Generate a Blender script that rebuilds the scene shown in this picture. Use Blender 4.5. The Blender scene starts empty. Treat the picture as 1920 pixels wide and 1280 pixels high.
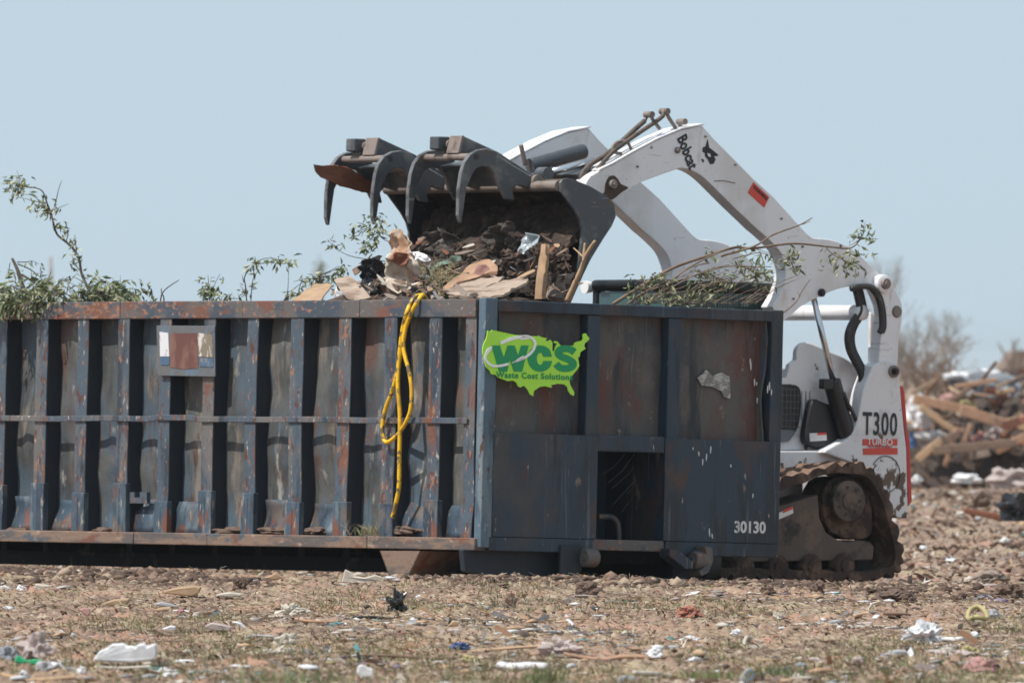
import bpy, bmesh, math, random
import numpy as np
from mathutils import Matrix, Vector, noise
R = math.radians
random.seed(7)
scene = bpy.context.scene
col = scene.collection

# ---------------------------------------------------------------- camera, sky, sun, exposure
F, YH, H = 24400.0, 690.0, 1.33          # focal length in photo pixels, horizon row, eye height (m)
cam_d = bpy.data.cameras.new('camera'); cam = bpy.data.objects.new('camera', cam_d); col.objects.link(cam)
cam.location = (0, 0, H); cam.rotation_euler = (R(90), 0, 0)
cam_d.sensor_width = 36.0; cam_d.lens = F/1920*36.0
cam_d.shift_y = (YH-640)/1920
cam_d.clip_start = 1.0; cam_d.clip_end = 9000
cam_d.dof.use_dof = True; cam_d.dof.focus_distance = 77.0; cam_d.dof.aperture_fstop = 9.5
scene.camera = cam
ALPHA, TILT = R(36.6), R(1.6)
E = Vector((math.cos(ALPHA), math.sin(ALPHA), 0)); S = Vector((-math.sin(ALPHA), math.cos(ALPHA), 0))
ELEV = R(58)
Lh = (-E + 0.16*S).normalized()
L = (Lh*math.cos(ELEV) + Vector((0, 0, math.sin(ELEV)))).normalized()
w = bpy.data.worlds.new('World'); scene.world = w; w.use_nodes = True
nt = w.node_tree
sky = nt.nodes.new('ShaderNodeTexSky'); sky.sky_type = 'NISHITA'; sky.sun_disc = False
sky.sun_elevation = ELEV; sky.sun_rotation = math.atan2(L.x, L.y)
sky.air_density = 1.0; sky.dust_density = 0.6; sky.ozone_density = 1.5
# the sky is sampled a little above the true horizon (clear air) and veiled with pale summer haze
tcw = nt.nodes.new('ShaderNodeTexCoord'); va = nt.nodes.new('ShaderNodeVectorMath'); va.operation = 'ADD'; va.inputs[1].default_value = (0, 0, 0.30)
vn = nt.nodes.new('ShaderNodeVectorMath'); vn.operation = 'NORMALIZE'
nt.links.new(tcw.outputs['Generated'], va.inputs[0]); nt.links.new(va.outputs[0], vn.inputs[0]); nt.links.new(vn.outputs[0], sky.inputs[0])
mxw = nt.nodes.new('ShaderNodeMix'); mxw.data_type = 'RGBA'; mxw.inputs[0].default_value = 0.5
nt.links.new(sky.outputs[0], mxw.inputs[6]); mxw.inputs[7].default_value = (6.1, 7.1, 6.85, 1)
bg = nt.nodes['Background']; bg.inputs[1].default_value = 0.138
nt.links.new(mxw.outputs[2], bg.inputs[0])
sd = bpy.data.lights.new('sun', 'SUN'); sd.energy = 5.0; sd.angle = R(0.6); sd.color = (1.0, 0.95, 0.88)
sun = bpy.data.objects.new('sun', sd); col.objects.link(sun)
sun.rotation_euler = L.to_track_quat('Z', 'Y').to_euler()
scene.view_settings.view_transform = 'Standard'; scene.view_settings.look = 'None'
scene.view_settings.exposure = 0.0; scene.view_settings.gamma = 1.0

# ---------------------------------------------------------------- frames
D0 = 84.0
X0 = (900-960)/F*D0
CM = Matrix.Translation((X0, D0, 0)) @ Matrix.Rotation(ALPHA, 4, 'Z') @ Matrix.Rotation(TILT, 4, 'Y')
LM = CM @ Matrix.Translation((2.60, 1.70, 0))
def ray(M, px, py):
    Mi = M.inverted()
    return Mi @ Vector((0, 0, H)), Mi.to_3x3() @ Vector(((px-960)/F, 1, -(py-YH)/F))
def onx(M, px, py, c=0.0):
    o, d = ray(M, px, py); p = o + d*((c-o.x)/d.x); return Vector((c, p.y, p.z))
def ony(M, px, py, c=0.0):
    o, d = ray(M, px, py); p = o + d*((c-o.y)/d.y); return Vector((p.x, c, p.z))
def P(px, py, Y): return Vector(((px-960)/F*Y, Y, H-(py-YH)/F*Y))
def vslope(x, y):
    v = (x-X0)*E.x + (y-D0)*E.y
    return -math.tan(TILT)*max(0.0, min(v, 8.0))
def gpix(px, py):                                # ground point seen at a photo pixel
    Y = H*F/(py-YH)
    for _ in range(12): Y = (H-vslope((px-960)/F*Y, Y))*F/(py-YH)
    x = (px-960)/F*Y
    return Vector((x, Y, vslope(x, Y)))

# ---------------------------------------------------------------- objects
def prop(o, label=None, cat=None, group=None, kind=None):
    if label: o['label'] = label
    if cat: o['category'] = cat
    if group: o['group'] = group
    if kind: o['kind'] = kind
    return o
def empty(name, M, label, cat, group=None):
    o = bpy.data.objects.new(name, None); col.objects.link(o); o.matrix_world = M
    o.empty_display_size = 0.2
    return prop(o, label, cat, group)
class MB:
    def __init__(s): s.v = []; s.f = []; s.m = []
    def add(s, vs, fs, mi=0):
        n = len(s.v); s.v += [tuple(p) for p in vs]; s.f += [tuple(i+n for i in f) for f in fs]; s.m += [mi]*len(fs); return s
    def box(s, a, b, mi=0):
        (x0, y0, z0), (x1, y1, z1) = [min(p) for p in zip(a, b)], [max(p) for p in zip(a, b)]
        return s.add([(x0,y0,z0),(x1,y0,z0),(x1,y1,z0),(x0,y1,z0),(x0,y0,z1),(x1,y0,z1),(x1,y1,z1),(x0,y1,z1)],
                     [(0,3,2,1),(4,5,6,7),(0,1,5,4),(1,2,6,5),(2,3,7,6),(3,0,4,7)], mi)
    def prism(s, pts, off, mi=0):                # outline (3-D points) swept along off
        off = Vector(off); n = len(pts)
        pts = [Vector(p) for p in pts]
        nn = Vector((0, 0, 0))
        for i in range(n): nn += pts[i].cross(pts[(i+1) % n])
        if nn.dot(off) > 0: pts.reverse()
        vs = pts + [p+off for p in pts]
        fs = [tuple(range(n)), tuple(range(2*n-1, n-1, -1))]
        fs += [(i, i+n, (i+1) % n+n, (i+1) % n) for i in range(n)]
        return s.add(vs, fs, mi)
    def tube(s, path, r, n=10, mi=0, caps=True):
        path = [Vector(p) for p in path]; k = len(path)
        rr = r if isinstance(r, (list, tuple)) else [r]*k
        t0 = (path[1]-path[0]).normalized()
        a = t0.orthogonal().normalized(); vs = []
        for i, p in enumerate(path):
            t = (path[min(i+1, k-1)]-path[max(i-1, 0)]).normalized()
            a = (a - t*a.dot(t)).normalized(); b = t.cross(a)
            for j in range(n):
                q = 2*math.pi*j/n; vs.append(p + (a*math.cos(q)+b*math.sin(q))*rr[i])
        fs = [(i*n+j, i*n+(j+1) % n, (i+1)*n+(j+1) % n, (i+1)*n+j) for i in range(k-1) for j in range(n)]
        if caps: fs += [tuple(range(n-1, -1, -1)), tuple((k-1)*n+j for j in range(n))]
        return s.add(vs, fs, mi)
    def ribbon(s, path, half, off, up, mi=0):    # flat ribbon with half-widths, in a plane with axes taken from path; swept by off
        path = [Vector(p) for p in path]; k = len(path); nrm = Vector(off).normalized(); l = []; r_ = []
        hh = half if isinstance(half, (list, tuple)) else [half]*k
        for i, p in enumerate(path):
            t = (path[min(i+1, k-1)]-path[max(i-1, 0)]).normalized(); b = nrm.cross(t)
            l.append(p+b*hh[i]); r_.append(p-b*hh[i])
        return s.prism(l+r_[::-1], off, mi)
    def build(s, name, mats, parent=None, smooth=False, bevel=0, seg=1, auto=None):
        me = bpy.data.meshes.new(name); me.from_pydata(s.v, [], s.f)
        mats = mats if isinstance(mats, (list, tuple)) else [mats]
        for m in mats: me.materials.append(m)
        if len(mats) > 1: me.polygons.foreach_set('material_index', s.m)
        me.update(); me.validate()
        if smooth: me.polygons.foreach_set('use_smooth', [True]*len(me.polygons))
        if auto:
            me.polygons.foreach_set('use_smooth', [True]*len(me.polygons)); me.set_sharp_from_angle(angle=R(auto))
        o = bpy.data.objects.new(name, me); col.objects.link(o)
        if parent: o.parent = parent
        if bevel:
            b = o.modifiers.new('bevel', 'BEVEL'); b.width = bevel; b.segments = seg; b.limit_method = 'ANGLE'; b.angle_limit = R(35)
        return o
def spline(pts, n=6):                            # Catmull-Rom through points
    pts = [Vector(p) for p in pts]; out = []
    for i in range(len(pts)-1):
        p0, p1, p2, p3 = pts[max(i-1, 0)], pts[i], pts[i+1], pts[min(i+2, len(pts)-1)]
        for j in range(n):
            t = j/n
            out.append(0.5*((2*p1)+(p2-p0)*t+(2*p0-5*p1+4*p2-p3)*t*t+(3*p1-p0-3*p2+p3)*t**3))
    out.append(pts[-1]); return out
def dup(o, parent=None, off=None):
    c = o.copy(); col.objects.link(c)
    if parent is not None: c.parent = parent
    if off is not None: c.location = c.location + Vector(off)
    for ch in list(o.children): dup(ch, c)
    return c

# ---------------------------------------------------------------- materials
def new_mat(name):
    m = bpy.data.materials.new(name); m.use_nodes = True
    return m, m.node_tree, m.node_tree.nodes['Principled BSDF']
def mat(name, base, rough=0.75, metal=0.0, layers=(), bump=0.0, bscale=40.0, var=0.0, spec=0.5, vs=3.0):
    """layers: (colour, scale_vec, lo, hi, [detail], [(axis,a,b)]) laid one over another by noise thresholds"""
    m, t, b = new_mat(name); N = t.nodes; K = t.links
    tc = N.new('ShaderNodeTexCoord')
    rgb = N.new('ShaderNodeRGB'); rgb.outputs[0].default_value = (*base, 1); cur = rgb.outputs[0]
    def nz(vec, det, seed):
        mp = N.new('ShaderNodeMapping'); mp.inputs['Scale'].default_value = vec; mp.inputs['Location'].default_value = (seed*3.7, seed*1.9, seed*5.3)
        K.new(tc.outputs['Object'], mp.inputs[0])
        n = N.new('ShaderNodeTexNoise'); n.inputs['Scale'].default_value = 1.0; n.inputs['Detail'].default_value = det; n.inputs['Roughness'].default_value = 0.62
        K.new(mp.outputs[0], n.inputs['Vector']); return n.outputs[0]
    def mixc(f, a, c):
        x = N.new('ShaderNodeMix'); x.data_type = 'RGBA'; K.new(f, x.inputs[0]); K.new(a, x.inputs[6])
        x.inputs[7].default_value = (*c, 1); return x.outputs[2]
    if var > 0:
        f = nz((vs, vs, vs), 5, 0.5); mr = N.new('ShaderNodeMapRange'); mr.inputs[1].default_value = 0.3; mr.inputs[2].default_value = 0.7
        mr.inputs[3].default_value = 0; mr.inputs[4].default_value = 1; K.new(f, mr.inputs[0])
        cur = mixc(mr.outputs[0], cur, tuple(c*(1-var) for c in base))
    for i, ly in enumerate(layers):
        c, sv, lo, hi = ly[:4]; det = ly[4] if len(ly) > 4 else 6
        f = nz(sv, det, i+1.3)
        if len(ly) > 5:                          # stronger towards one end of an axis (dirt and rust collect there)
            ax, a, bb, amt = ly[5]
            sx = N.new('ShaderNodeSeparateXYZ'); K.new(tc.outputs['Object'], sx.inputs[0])
            r_ = N.new('ShaderNodeMapRange'); r_.inputs[1].default_value = a; r_.inputs[2].default_value = bb
            r_.inputs[3].default_value = 0; r_.inputs[4].default_value = amt; K.new(sx.outputs[ax], r_.inputs[0])
            ad = N.new('ShaderNodeMath'); ad.operation = 'ADD'; K.new(f, ad.inputs[0]); K.new(r_.outputs[0], ad.inputs[1]); f = ad.outputs[0]
        mr = N.new('ShaderNodeMapRange'); mr.inputs[1].default_value = lo; mr.inputs[2].default_value = hi
        mr.inputs[3].default_value = 0; mr.inputs[4].default_value = 1; K.new(f, mr.inputs[0])
        cur = mixc(mr.outputs[0], cur, c)
    K.new(cur, b.inputs['Base Color'])
    b.inputs['Roughness'].default_value = rough; b.inputs['Metallic'].default_value = metal
    b.inputs['Specular IOR Level'].default_value = spec
    if bump > 0:
        f = nz((bscale,)*3, 6, 9.1); bp = N.new('ShaderNodeBump'); bp.inputs['Strength'].default_value = 0.8; bp.inputs['Distance'].default_value = bump
        K.new(f, bp.inputs['Height']); K.new(bp.outputs[0], b.inputs['Normal'])
    return m
RUST = (0.155, 0.064, 0.042); DRUST = (0.085, 0.035, 0.026); NAVY = (0.026, 0.045, 0.072); LRUST = (0.27, 0.135, 0.085)
PALE = (0.42, 0.40, 0.37); GREYD = (0.13, 0.12, 0.11); MUD = (0.12, 0.078, 0.056); TEAL = (0.07, 0.105, 0.13)
M = {}
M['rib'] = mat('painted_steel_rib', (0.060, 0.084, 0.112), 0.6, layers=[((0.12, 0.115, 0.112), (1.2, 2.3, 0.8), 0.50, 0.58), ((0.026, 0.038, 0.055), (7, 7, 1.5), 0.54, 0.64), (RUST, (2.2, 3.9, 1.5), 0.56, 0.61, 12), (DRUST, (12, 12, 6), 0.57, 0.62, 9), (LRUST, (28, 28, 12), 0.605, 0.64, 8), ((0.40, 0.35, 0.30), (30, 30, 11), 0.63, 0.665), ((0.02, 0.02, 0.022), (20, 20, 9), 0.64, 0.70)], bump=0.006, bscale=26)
M['ribside'] = mat('shaded_navy_paint', (0.013, 0.020, 0.031), 0.6, layers=[((0.03, 0.03, 0.032), (6, 6, 2), 0.55, 0.7)], bump=0.002, bscale=20)  # near-black navy: the shade on the rib side faces is put into the colour
M['panel'] = mat('painted_steel_panel', (0.094, 0.096, 0.092), 0.65, layers=[((0.045, 0.050, 0.053), (2, 1.9, 0.9), 0.46, 0.58), ((0.185, 0.155, 0.13), (3, 4.3, 1.1), 0.53, 0.62), ((0.062, 0.088, 0.115), (3, 2.2, 1.3), 0.53, 0.60), ((0.105, 0.060, 0.048), (0.8, 1.7, 0.9), 0.55, 0.63, 11), (DRUST, (3, 5.7, 1.8), 0.60, 0.65, 10), ((0.29, 0.275, 0.25), (5, 7, 3.0), 0.61, 0.68, 10), ((0.07, 0.11, 0.145), (4, 7, 1.3), 0.63, 0.68, 6, (2, 0.60, 0.32, 0.14)), ((0.03, 0.03, 0.03), (9, 14, 2.0), 0.59, 0.70, 9), (LRUST, (20, 20, 14), 0.665, 0.70, 8, (2, 0.5, 0.15, 0.07))], bump=0.010, bscale=8)
M['rim'] = mat('rusty_rim', (0.105, 0.095, 0.092), 0.6, layers=[((0.045, 0.062, 0.085), (2, 1.6, 3), 0.50, 0.56), (RUST, (5, 2.6, 7), 0.55, 0.63, 10, (1, 1.0, 4.0, 0.05)), (LRUST, (26, 15, 28), 0.60, 0.65, 9, (1, 1.2, 4.0, 0.07)), (PALE, (34, 22, 34), 0.665, 0.70)], bump=0.004, bscale=30)
M['rail'] = mat('rusty_rail', (0.20, 0.135, 0.10), 0.75, layers=[((0.10, 0.085, 0.08), (4, 1.7, 9), 0.50, 0.58), ((0.075, 0.09, 0.105), (4, 2.4, 9), 0.58, 0.63), (RUST, (6, 3, 8), 0.56, 0.63, 9), ((0.31, 0.22, 0.165), (20, 7, 22), 0.60, 0.68), (LRUST, (24, 18, 30), 0.64, 0.68)], bump=0.006, bscale=26)
M['navy'] = mat('navy_end_paint', (0.016, 0.034, 0.058), 0.5, layers=[((0.052, 0.050, 0.05), (1.7, 3, 1.3), 0.52, 0.64, 9), ((0.010, 0.018, 0.030), (3, 3, 0.8), 0.50, 0.62, 9), ((0.060, 0.034, 0.030), (3.4, 4, 2.2), 0.57, 0.66, 11), ((0.16, 0.125, 0.10), (7, 7, 3.0), 0.63, 0.675, 10), ((0.085, 0.10, 0.115), (26, 26, 1.1), 0.60, 0.67), ((0.008, 0.012, 0.018), (9, 9, 1.2), 0.58, 0.66), (PALE, (26, 26, 6), 0.69, 0.72)], bump=0.008, bscale=10)
M['recess'] = mat('grey_recess_panel', (0.100, 0.090, 0.084), 0.7, layers=[((0.055, 0.058, 0.064), (2.6, 3, 2), 0.48, 0.58, 9), ((0.12, 0.105, 0.095), (5, 5, 3.5), 0.55, 0.64, 10), ((0.115, 0.045, 0.035), (2.1, 2.6, 1.1), 0.46, 0.58, 12), ((0.025, 0.03, 0.038), (7, 4, 1.1), 0.57, 0.66, 9), ((0.24, 0.19, 0.155), (13, 13, 10), 0.645, 0.69), ((0.15, 0.13, 0.12), (30, 30, 1.5), 0.63, 0.70)], bump=0.010, bscale=8)
M['corner'] = mat('corner_post_paint', (0.052, 0.082, 0.115), 0.55, layers=[((0.13, 0.165, 0.19), (9, 9, 2), 0.53, 0.62), ((0.025, 0.040, 0.06), (5, 5, 1.5), 0.48, 0.58), ((0.12, 0.10, 0.09), (4, 4, 3), 0.54, 0.62), (RUST, (7, 7, 3), 0.57, 0.63, 9, (2, 0.35, 0.15, 0.05)), ((0.30, 0.27, 0.24), (24, 24, 6), 0.61, 0.66)], bump=0.006, bscale=24)
M['post'] = mat('blue_post_paint', (0.080, 0.125, 0.170), 0.55, layers=[((0.15, 0.19, 0.215), (9, 9, 1.6), 0.52, 0.62, 9), ((0.045, 0.07, 0.10), (5, 5, 1.3), 0.52, 0.60), (DRUST, (14, 14, 6), 0.62, 0.67, 9), ((0.38, 0.36, 0.33), (26, 26, 9), 0.62, 0.67, 9)], bump=0.006, bscale=24)
M['under'] = mat('dark_underframe', (0.018, 0.018, 0.02), 0.8, layers=[(MUD, (5, 5, 5), 0.60, 0.7)], bump=0.004)
M['white'] = mat('white_loader_paint', (0.77, 0.76, 0.79), 0.35, layers=[((0.66, 0.64, 0.64), (1.6, 1.6, 1.2), 0.48, 0.60, 9), ((0.60, 0.55, 0.51), (9, 9, 2.2), 0.62, 0.70, 9), ((0.40, 0.37, 0.35), (34, 34, 34), 0.665, 0.69, 4), ((0.52, 0.49, 0.47), (2.5, 2.5, 22), 0.61, 0.68, 9), ((0.58, 0.56, 0.55), (3, 3, 3), 0.58, 0.75), (MUD, (11, 11, 11), 0.695, 0.72, 8)], bump=0.0006, bscale=10)
M['whitemud'] = mat('muddy_white_paint', (0.72, 0.71, 0.73), 0.45, layers=[((0.50, 0.46, 0.44), (4, 4, 4), 0.55, 0.7), (MUD, (9, 9, 6), 0.64, 0.67, 11, (2, 1.15, 0.55, 0.17))], bump=0.002)
M['black'] = mat('black_plastic', (0.012, 0.012, 0.014), 0.4, layers=[((0.045, 0.04, 0.037), (8, 8, 8), 0.60, 0.75)], bump=0.001)
M['roof'] = mat('cab_roof_plastic', (0.008, 0.009, 0.011), 0.35, spec=0.35)
M['hose'] = mat('black_hose', (0.022, 0.02, 0.02), 0.5, layers=[((0.10, 0.075, 0.06), (14, 14, 14), 0.55, 0.7)])
M['hosebrown'] = mat('dusty_hose', (0.10, 0.075, 0.06), 0.7, layers=[((0.03, 0.03, 0.03), (14, 14, 14), 0.5, 0.65)])
M['steel'] = mat('worn_dark_steel', (0.075, 0.083, 0.094), 0.42, 0.3, layers=[((0.17, 0.165, 0.16), (6, 6, 6), 0.51, 0.66, 9), (MUD, (5, 5, 5), 0.60, 0.68), ((0.33, 0.33, 0.33), (18, 18, 18), 0.66, 0.71, 9), ((0.24, 0.24, 0.24), (3, 3, 34), 0.64, 0.69, 8)], bump=0.002, bscale=30)
M['bucketin'] = mat('muddy_bucket_inside', (0.045, 0.032, 0.026), 0.9, layers=[(MUD, (6, 6, 6), 0.52, 0.62), ((0.02, 0.018, 0.018), (3, 3, 3), 0.5, 0.6)], bump=0.015, bscale=12)
M['worn'] = mat('worn_tube', (0.22, 0.18, 0.16), 0.6, 0.1, layers=[((0.11, 0.08, 0.065), (9, 9, 9), 0.5, 0.65)], bump=0.001)
M['edge'] = mat('lit_scraped_edge', (0.20, 0.20, 0.205), 0.38, 0.4, layers=[((0.09, 0.085, 0.085), (9, 9, 9), 0.50, 0.62, 9), (MUD, (7, 7, 7), 0.60, 0.66, 9)], bump=0.002)  # worn tine edges, with their sunlit look put into the lighter colour
M['chrome'] = mat('bright_rod', (0.62, 0.64, 0.68), 0.18, 0.9)
M['mud'] = mat('track_mud', (0.050, 0.032, 0.025), 0.95, layers=[((0.135, 0.086, 0.062), (9, 9, 9), 0.49, 0.60, 10), ((0.03, 0.022, 0.02), (6, 6, 6), 0.58, 0.66)], bump=0.02, bscale=22)
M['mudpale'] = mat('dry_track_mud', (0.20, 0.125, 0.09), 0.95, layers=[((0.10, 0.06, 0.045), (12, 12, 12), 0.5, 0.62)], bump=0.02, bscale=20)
M['frame'] = mat('muddy_track_frame', (0.098, 0.075, 0.063), 0.85, layers=[((0.14, 0.098, 0.076), (6, 6, 6), 0.52, 0.60, 10), ((0.11, 0.108, 0.105), (24, 24, 9), 0.64, 0.70), ((0.035, 0.03, 0.028), (4, 4, 4), 0.58, 0.66)], bump=0.006, bscale=16)
M['red'] = mat('red_paint', (0.52, 0.045, 0.035), 0.45, layers=[((0.42, 0.09, 0.07), (8, 8, 8), 0.5, 0.7)])
M['redsticker'] = mat('red_sticker', (0.62, 0.07, 0.05), 0.5)
M['ink'] = mat('black_lettering', (0.012, 0.014, 0.018), 0.5, layers=[((0.25, 0.24, 0.24), (22, 22, 22), 0.70, 0.74)])
M['whiteink'] = mat('white_lettering', (0.62, 0.62, 0.63), 0.6, layers=[((0.22, 0.2, 0.19), (20, 20, 20), 0.56, 0.66)])
M['sticker'] = mat('white_sticker', (0.7, 0.7, 0.7), 0.5)
M['lime'] = mat('lime_sign', (0.44, 0.86, 0.065), 0.5, var=0.08)
M['dgreen'] = mat('green_lettering', (0.005, 0.30, 0.10), 0.5)
M['purewhite'] = mat('white_ring', (0.9, 0.9, 0.9), 0.5)
M['yellow'] = mat('yellow_hose', (0.80, 0.47, 0.012), 0.45, layers=[((0.14, 0.10, 0.045), (16, 16, 19), 0.53, 0.57, 8), ((0.5, 0.27, 0.02), (5, 5, 5), 0.5, 0.7)])
M['glass'] = mat('tinted_glass', (0.035, 0.085, 0.085), 0.1, spec=0.8)
M['bark'] = mat('bark', (0.085, 0.062, 0.05), 0.9, var=0.5, vs=20)
M['barkpale'] = mat('pale_bark', (0.24, 0.175, 0.13), 0.9, var=0.45, vs=14)
def leafm(name, c, c2):
    m = mat(name, c, 0.55, layers=[(c2, (9, 9, 9), 0.45, 0.6)]); b = m.node_tree.nodes['Principled BSDF']
    b.inputs['Transmission Weight'].default_value = 0.0; return m
M['leaf'] = leafm('green_leaf', (0.10, 0.135, 0.055), (0.18, 0.205, 0.11))
M['leafpale'] = leafm('pale_leaf', (0.24, 0.26, 0.13), (0.40, 0.39, 0.26))
M['dirt'] = mat('dark_dirt', (0.048, 0.031, 0.024), 0.95, layers=[((0.105, 0.066, 0.046), (12, 12, 12), 0.54, 0.62, 10), ((0.03, 0.024, 0.02), (7, 7, 7), 0.56, 0.66)], bump=0.02, bscale=20)

# ---------------------------------------------------------------- ground
def vnoise(x, y, seed):
    xi = np.floor(x).astype(np.int64); yi = np.floor(y).astype(np.int64); fx = x-xi; fy = y-yi
    fx = fx*fx*(3-2*fx); fy = fy*fy*(3-2*fy)
    def h(a, b):
        n = (a*374761393 + b*668265263 + seed*974634777) & 0xffffffff
        n = ((n ^ (n >> 13))*1274126177) & 0xffffffff
        return ((n ^ (n >> 16)) & 0xffff)/65535.0
    return (h(xi, yi)*(1-fx)+h(xi+1, yi)*fx)*(1-fy)+(h(xi, yi+1)*(1-fx)+h(xi+1, yi+1)*fx)*fy
def fbm(x, y, seed, o=4):
    s = 0; a = 1; t = 0
    for i in range(o): s = s+a*vnoise(x*2**i, y*2**i, seed+i); t += a; a *= 0.55
    return s/t
def ground_z(x, y):
    x = np.asarray(x, float); y = np.asarray(y, float)
    v = (x-X0)*E.x+(y-D0)*E.y; u = (x-X0)*S.x+(y-D0)*S.y
    base = -math.tan(TILT)*np.clip(v, 0, 8)
    near = np.clip((y-30)/20, 0, 1)*np.clip((420-y)/300, 0.0, 1)
    h = (fbm(x*0.7, y*0.45, 3)-0.5)*0.07 + (fbm(x*2.6, y*1.6, 11)-0.5)*0.05 + (fbm(x*8, y*4, 21, 4)-0.5)*0.040 - 0.020*np.abs(fbm(x*6, y*3.5, 25, 4)-0.5)*2
    cl = np.maximum(fbm(x*19, y*13, 31, 3)-0.54, 0)*0.10
    h = h+0.045*np.clip((y-88)/8, 0, 1)*(fbm(x*4, y*1.1, 61, 4)-0.5)*1.6
    rough = 0.35+1.1*np.clip(fbm(x*0.9, y*0.25, 41, 2)*2.2-0.7, 0, 1)
    berm = np.exp(-((v+0.62)/0.34)**2)*np.clip((u+2)/2, 0, 1)*(-0.002+0.030*fbm(x*3, y*2, 51))
    berm2 = np.exp(-((y-82.4+0.15*x)/0.55)**2)*np.clip((x+0.6), 0, 1)*(0.0+0.030*fbm(x*4, y*2, 57))*np.clip(3.2-x, 0, 1)
    inside = ((v > -0.1) & (v < 7.4) & (u > -0.1) & (u < 9)).astype(float)     # packed flat under the dumpster and the loader
    path = np.exp(-((y-84.2)/1.1)**2)*np.clip((x-1.3)/0.8, 0, 1)
    k = 1-0.93*inside
    return base + ((h - 0.042 + cl*rough)*near*(1-0.8*path) + berm + berm2)*k - 0.03*inside
def axis(dense0, dense1, step, lo, hi, grow=1.35):
    a = list(np.arange(dense0, dense1, step)); s = step; p = a[-1]
    while p < hi: s *= grow; p += s; a.append(p)
    s = step; p = a[0]; b = []
    while p > lo: s *= grow; p -= s; b.append(p)
    return np.array(b[::-1]+a)
gx = axis(-4.4, 4.7, 0.0155, -3000, 3000, 1.3); gy = axis(54, 97, 0.043, -60, 6000, 1.045)
XX, YY = np.meshgrid(gx, gy); ZZ = ground_z(XX, YY)
nx, ny = len(gx), len(gy)
co = np.stack([XX, YY, ZZ], -1).reshape(-1, 3)
ii = (np.arange(ny-1)[:, None]*nx+np.arange(nx-1)[None]).reshape(-1)
quads = np.stack([ii, ii+1, ii+nx+1, ii+nx], -1)
def np_mesh(name, co, faces, mats, parent=None, smooth=False, mi=None):
    me = bpy.data.meshes.new(name); k = faces.shape[1]
    me.vertices.add(len(co)); me.vertices.foreach_set('co', co.astype(np.float32).ravel())
    me.loops.add(faces.size); me.loops.foreach_set('vertex_index', faces.astype(np.int32).ravel())
    me.polygons.add(len(faces)); me.polygons.foreach_set('loop_start', np.arange(0, faces.size, k, dtype=np.int32))
    if mi is not None: me.polygons.foreach_set('material_index', mi.astype(np.int32))
    if smooth: me.polygons.foreach_set('use_smooth', np.ones(len(faces), bool))
    for m in mats: me.materials.append(m)
    me.update(calc_edges=True)
    o = bpy.data.objects.new(name, me); col.objects.link(o)
    if parent: o.parent = parent
    return o
M['ground'] = mat('clay_ground', (0.262, 0.172, 0.125), 0.95, layers=[
    ((0.30, 0.235, 0.155), (1.1, 0.30, 1), 0.50, 0.62), ((0.150, 0.092, 0.066), (0.9, 0.33, 1), 0.53, 0.61, 9), ((0.115, 0.070, 0.050), (4, 0.9, 5), 0.52, 0.62, 9),
    ((0.38, 0.30, 0.22), (16, 5, 12), 0.54, 0.64), ((0.36, 0.205, 0.145), (2.4, 0.5, 2), 0.55, 0.64),
    ((0.10, 0.068, 0.048), (22, 7, 22), 0.58, 0.68), ((0.42, 0.36, 0.28), (40, 12, 30), 0.62, 0.70)], bump=0.01, bscale=35)
prop(np_mesh('ground', co, quads, [M['ground']], smooth=True), kind='structure')

# ---------------------------------------------------------------- lettering
def text(name, s, size, m, parent, M4, bold=0.0, sx=1.0, space=1.0, extrude=0.001, align='CENTER', fit=None):
    cu = bpy.data.curves.new(name, 'FONT'); cu.body = s; cu.size = size; cu.offset = bold; cu.extrude = extrude
    cu.align_x = align; cu.align_y = 'CENTER'; cu.space_character = space; cu.resolution_u = 3
    o = bpy.data.objects.new(name+'_tmp', cu); col.objects.link(o)
    dg = bpy.context.evaluated_depsgraph_get()
    me = bpy.data.meshes.new_from_object(o.evaluated_get(dg)); bpy.data.objects.remove(o)
    if fit:
        xs_ = [v.co.x for v in me.vertices]; sx = fit/(max(xs_)-min(xs_))
    me.transform(M4 @ Matrix.Diagonal((sx, 1, 1, 1))); me.name = name; me.materials.clear(); me.materials.append(m)
    me.polygons.foreach_set('material_index', [0]*len(me.polygons))
    r = bpy.data.objects.new(name, me); col.objects.link(r); r.parent = parent; return r
FACE = Matrix.Rotation(R(90), 4, 'X')            # lettering that stands up and faces the local -Y side
def on_face(p, rot=0): return Matrix.Translation(p) @ FACE @ Matrix.Rotation(rot, 4, 'Z')

# ================================================================ DUMPSTER
dump = empty('roll_off_dumpster', CM, 'long ribbed navy blue and rusty roll-off dumpster heaped with storm debris', 'dumpster')
WID = ony(CM, 1463, 800).x; LEN = 6.9
ztop = ony(CM, 903, 560).z; zrim = onx(CM, 600, 596).z; zr1 = onx(CM, 600, 1003).z; zr0 = onx(CM, 880, 1031).z
DP, DE = 0.12, 0.09                              # depth of side ribs, of end recesses
ub = lambda px: onx(CM, px, 800).y
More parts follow.
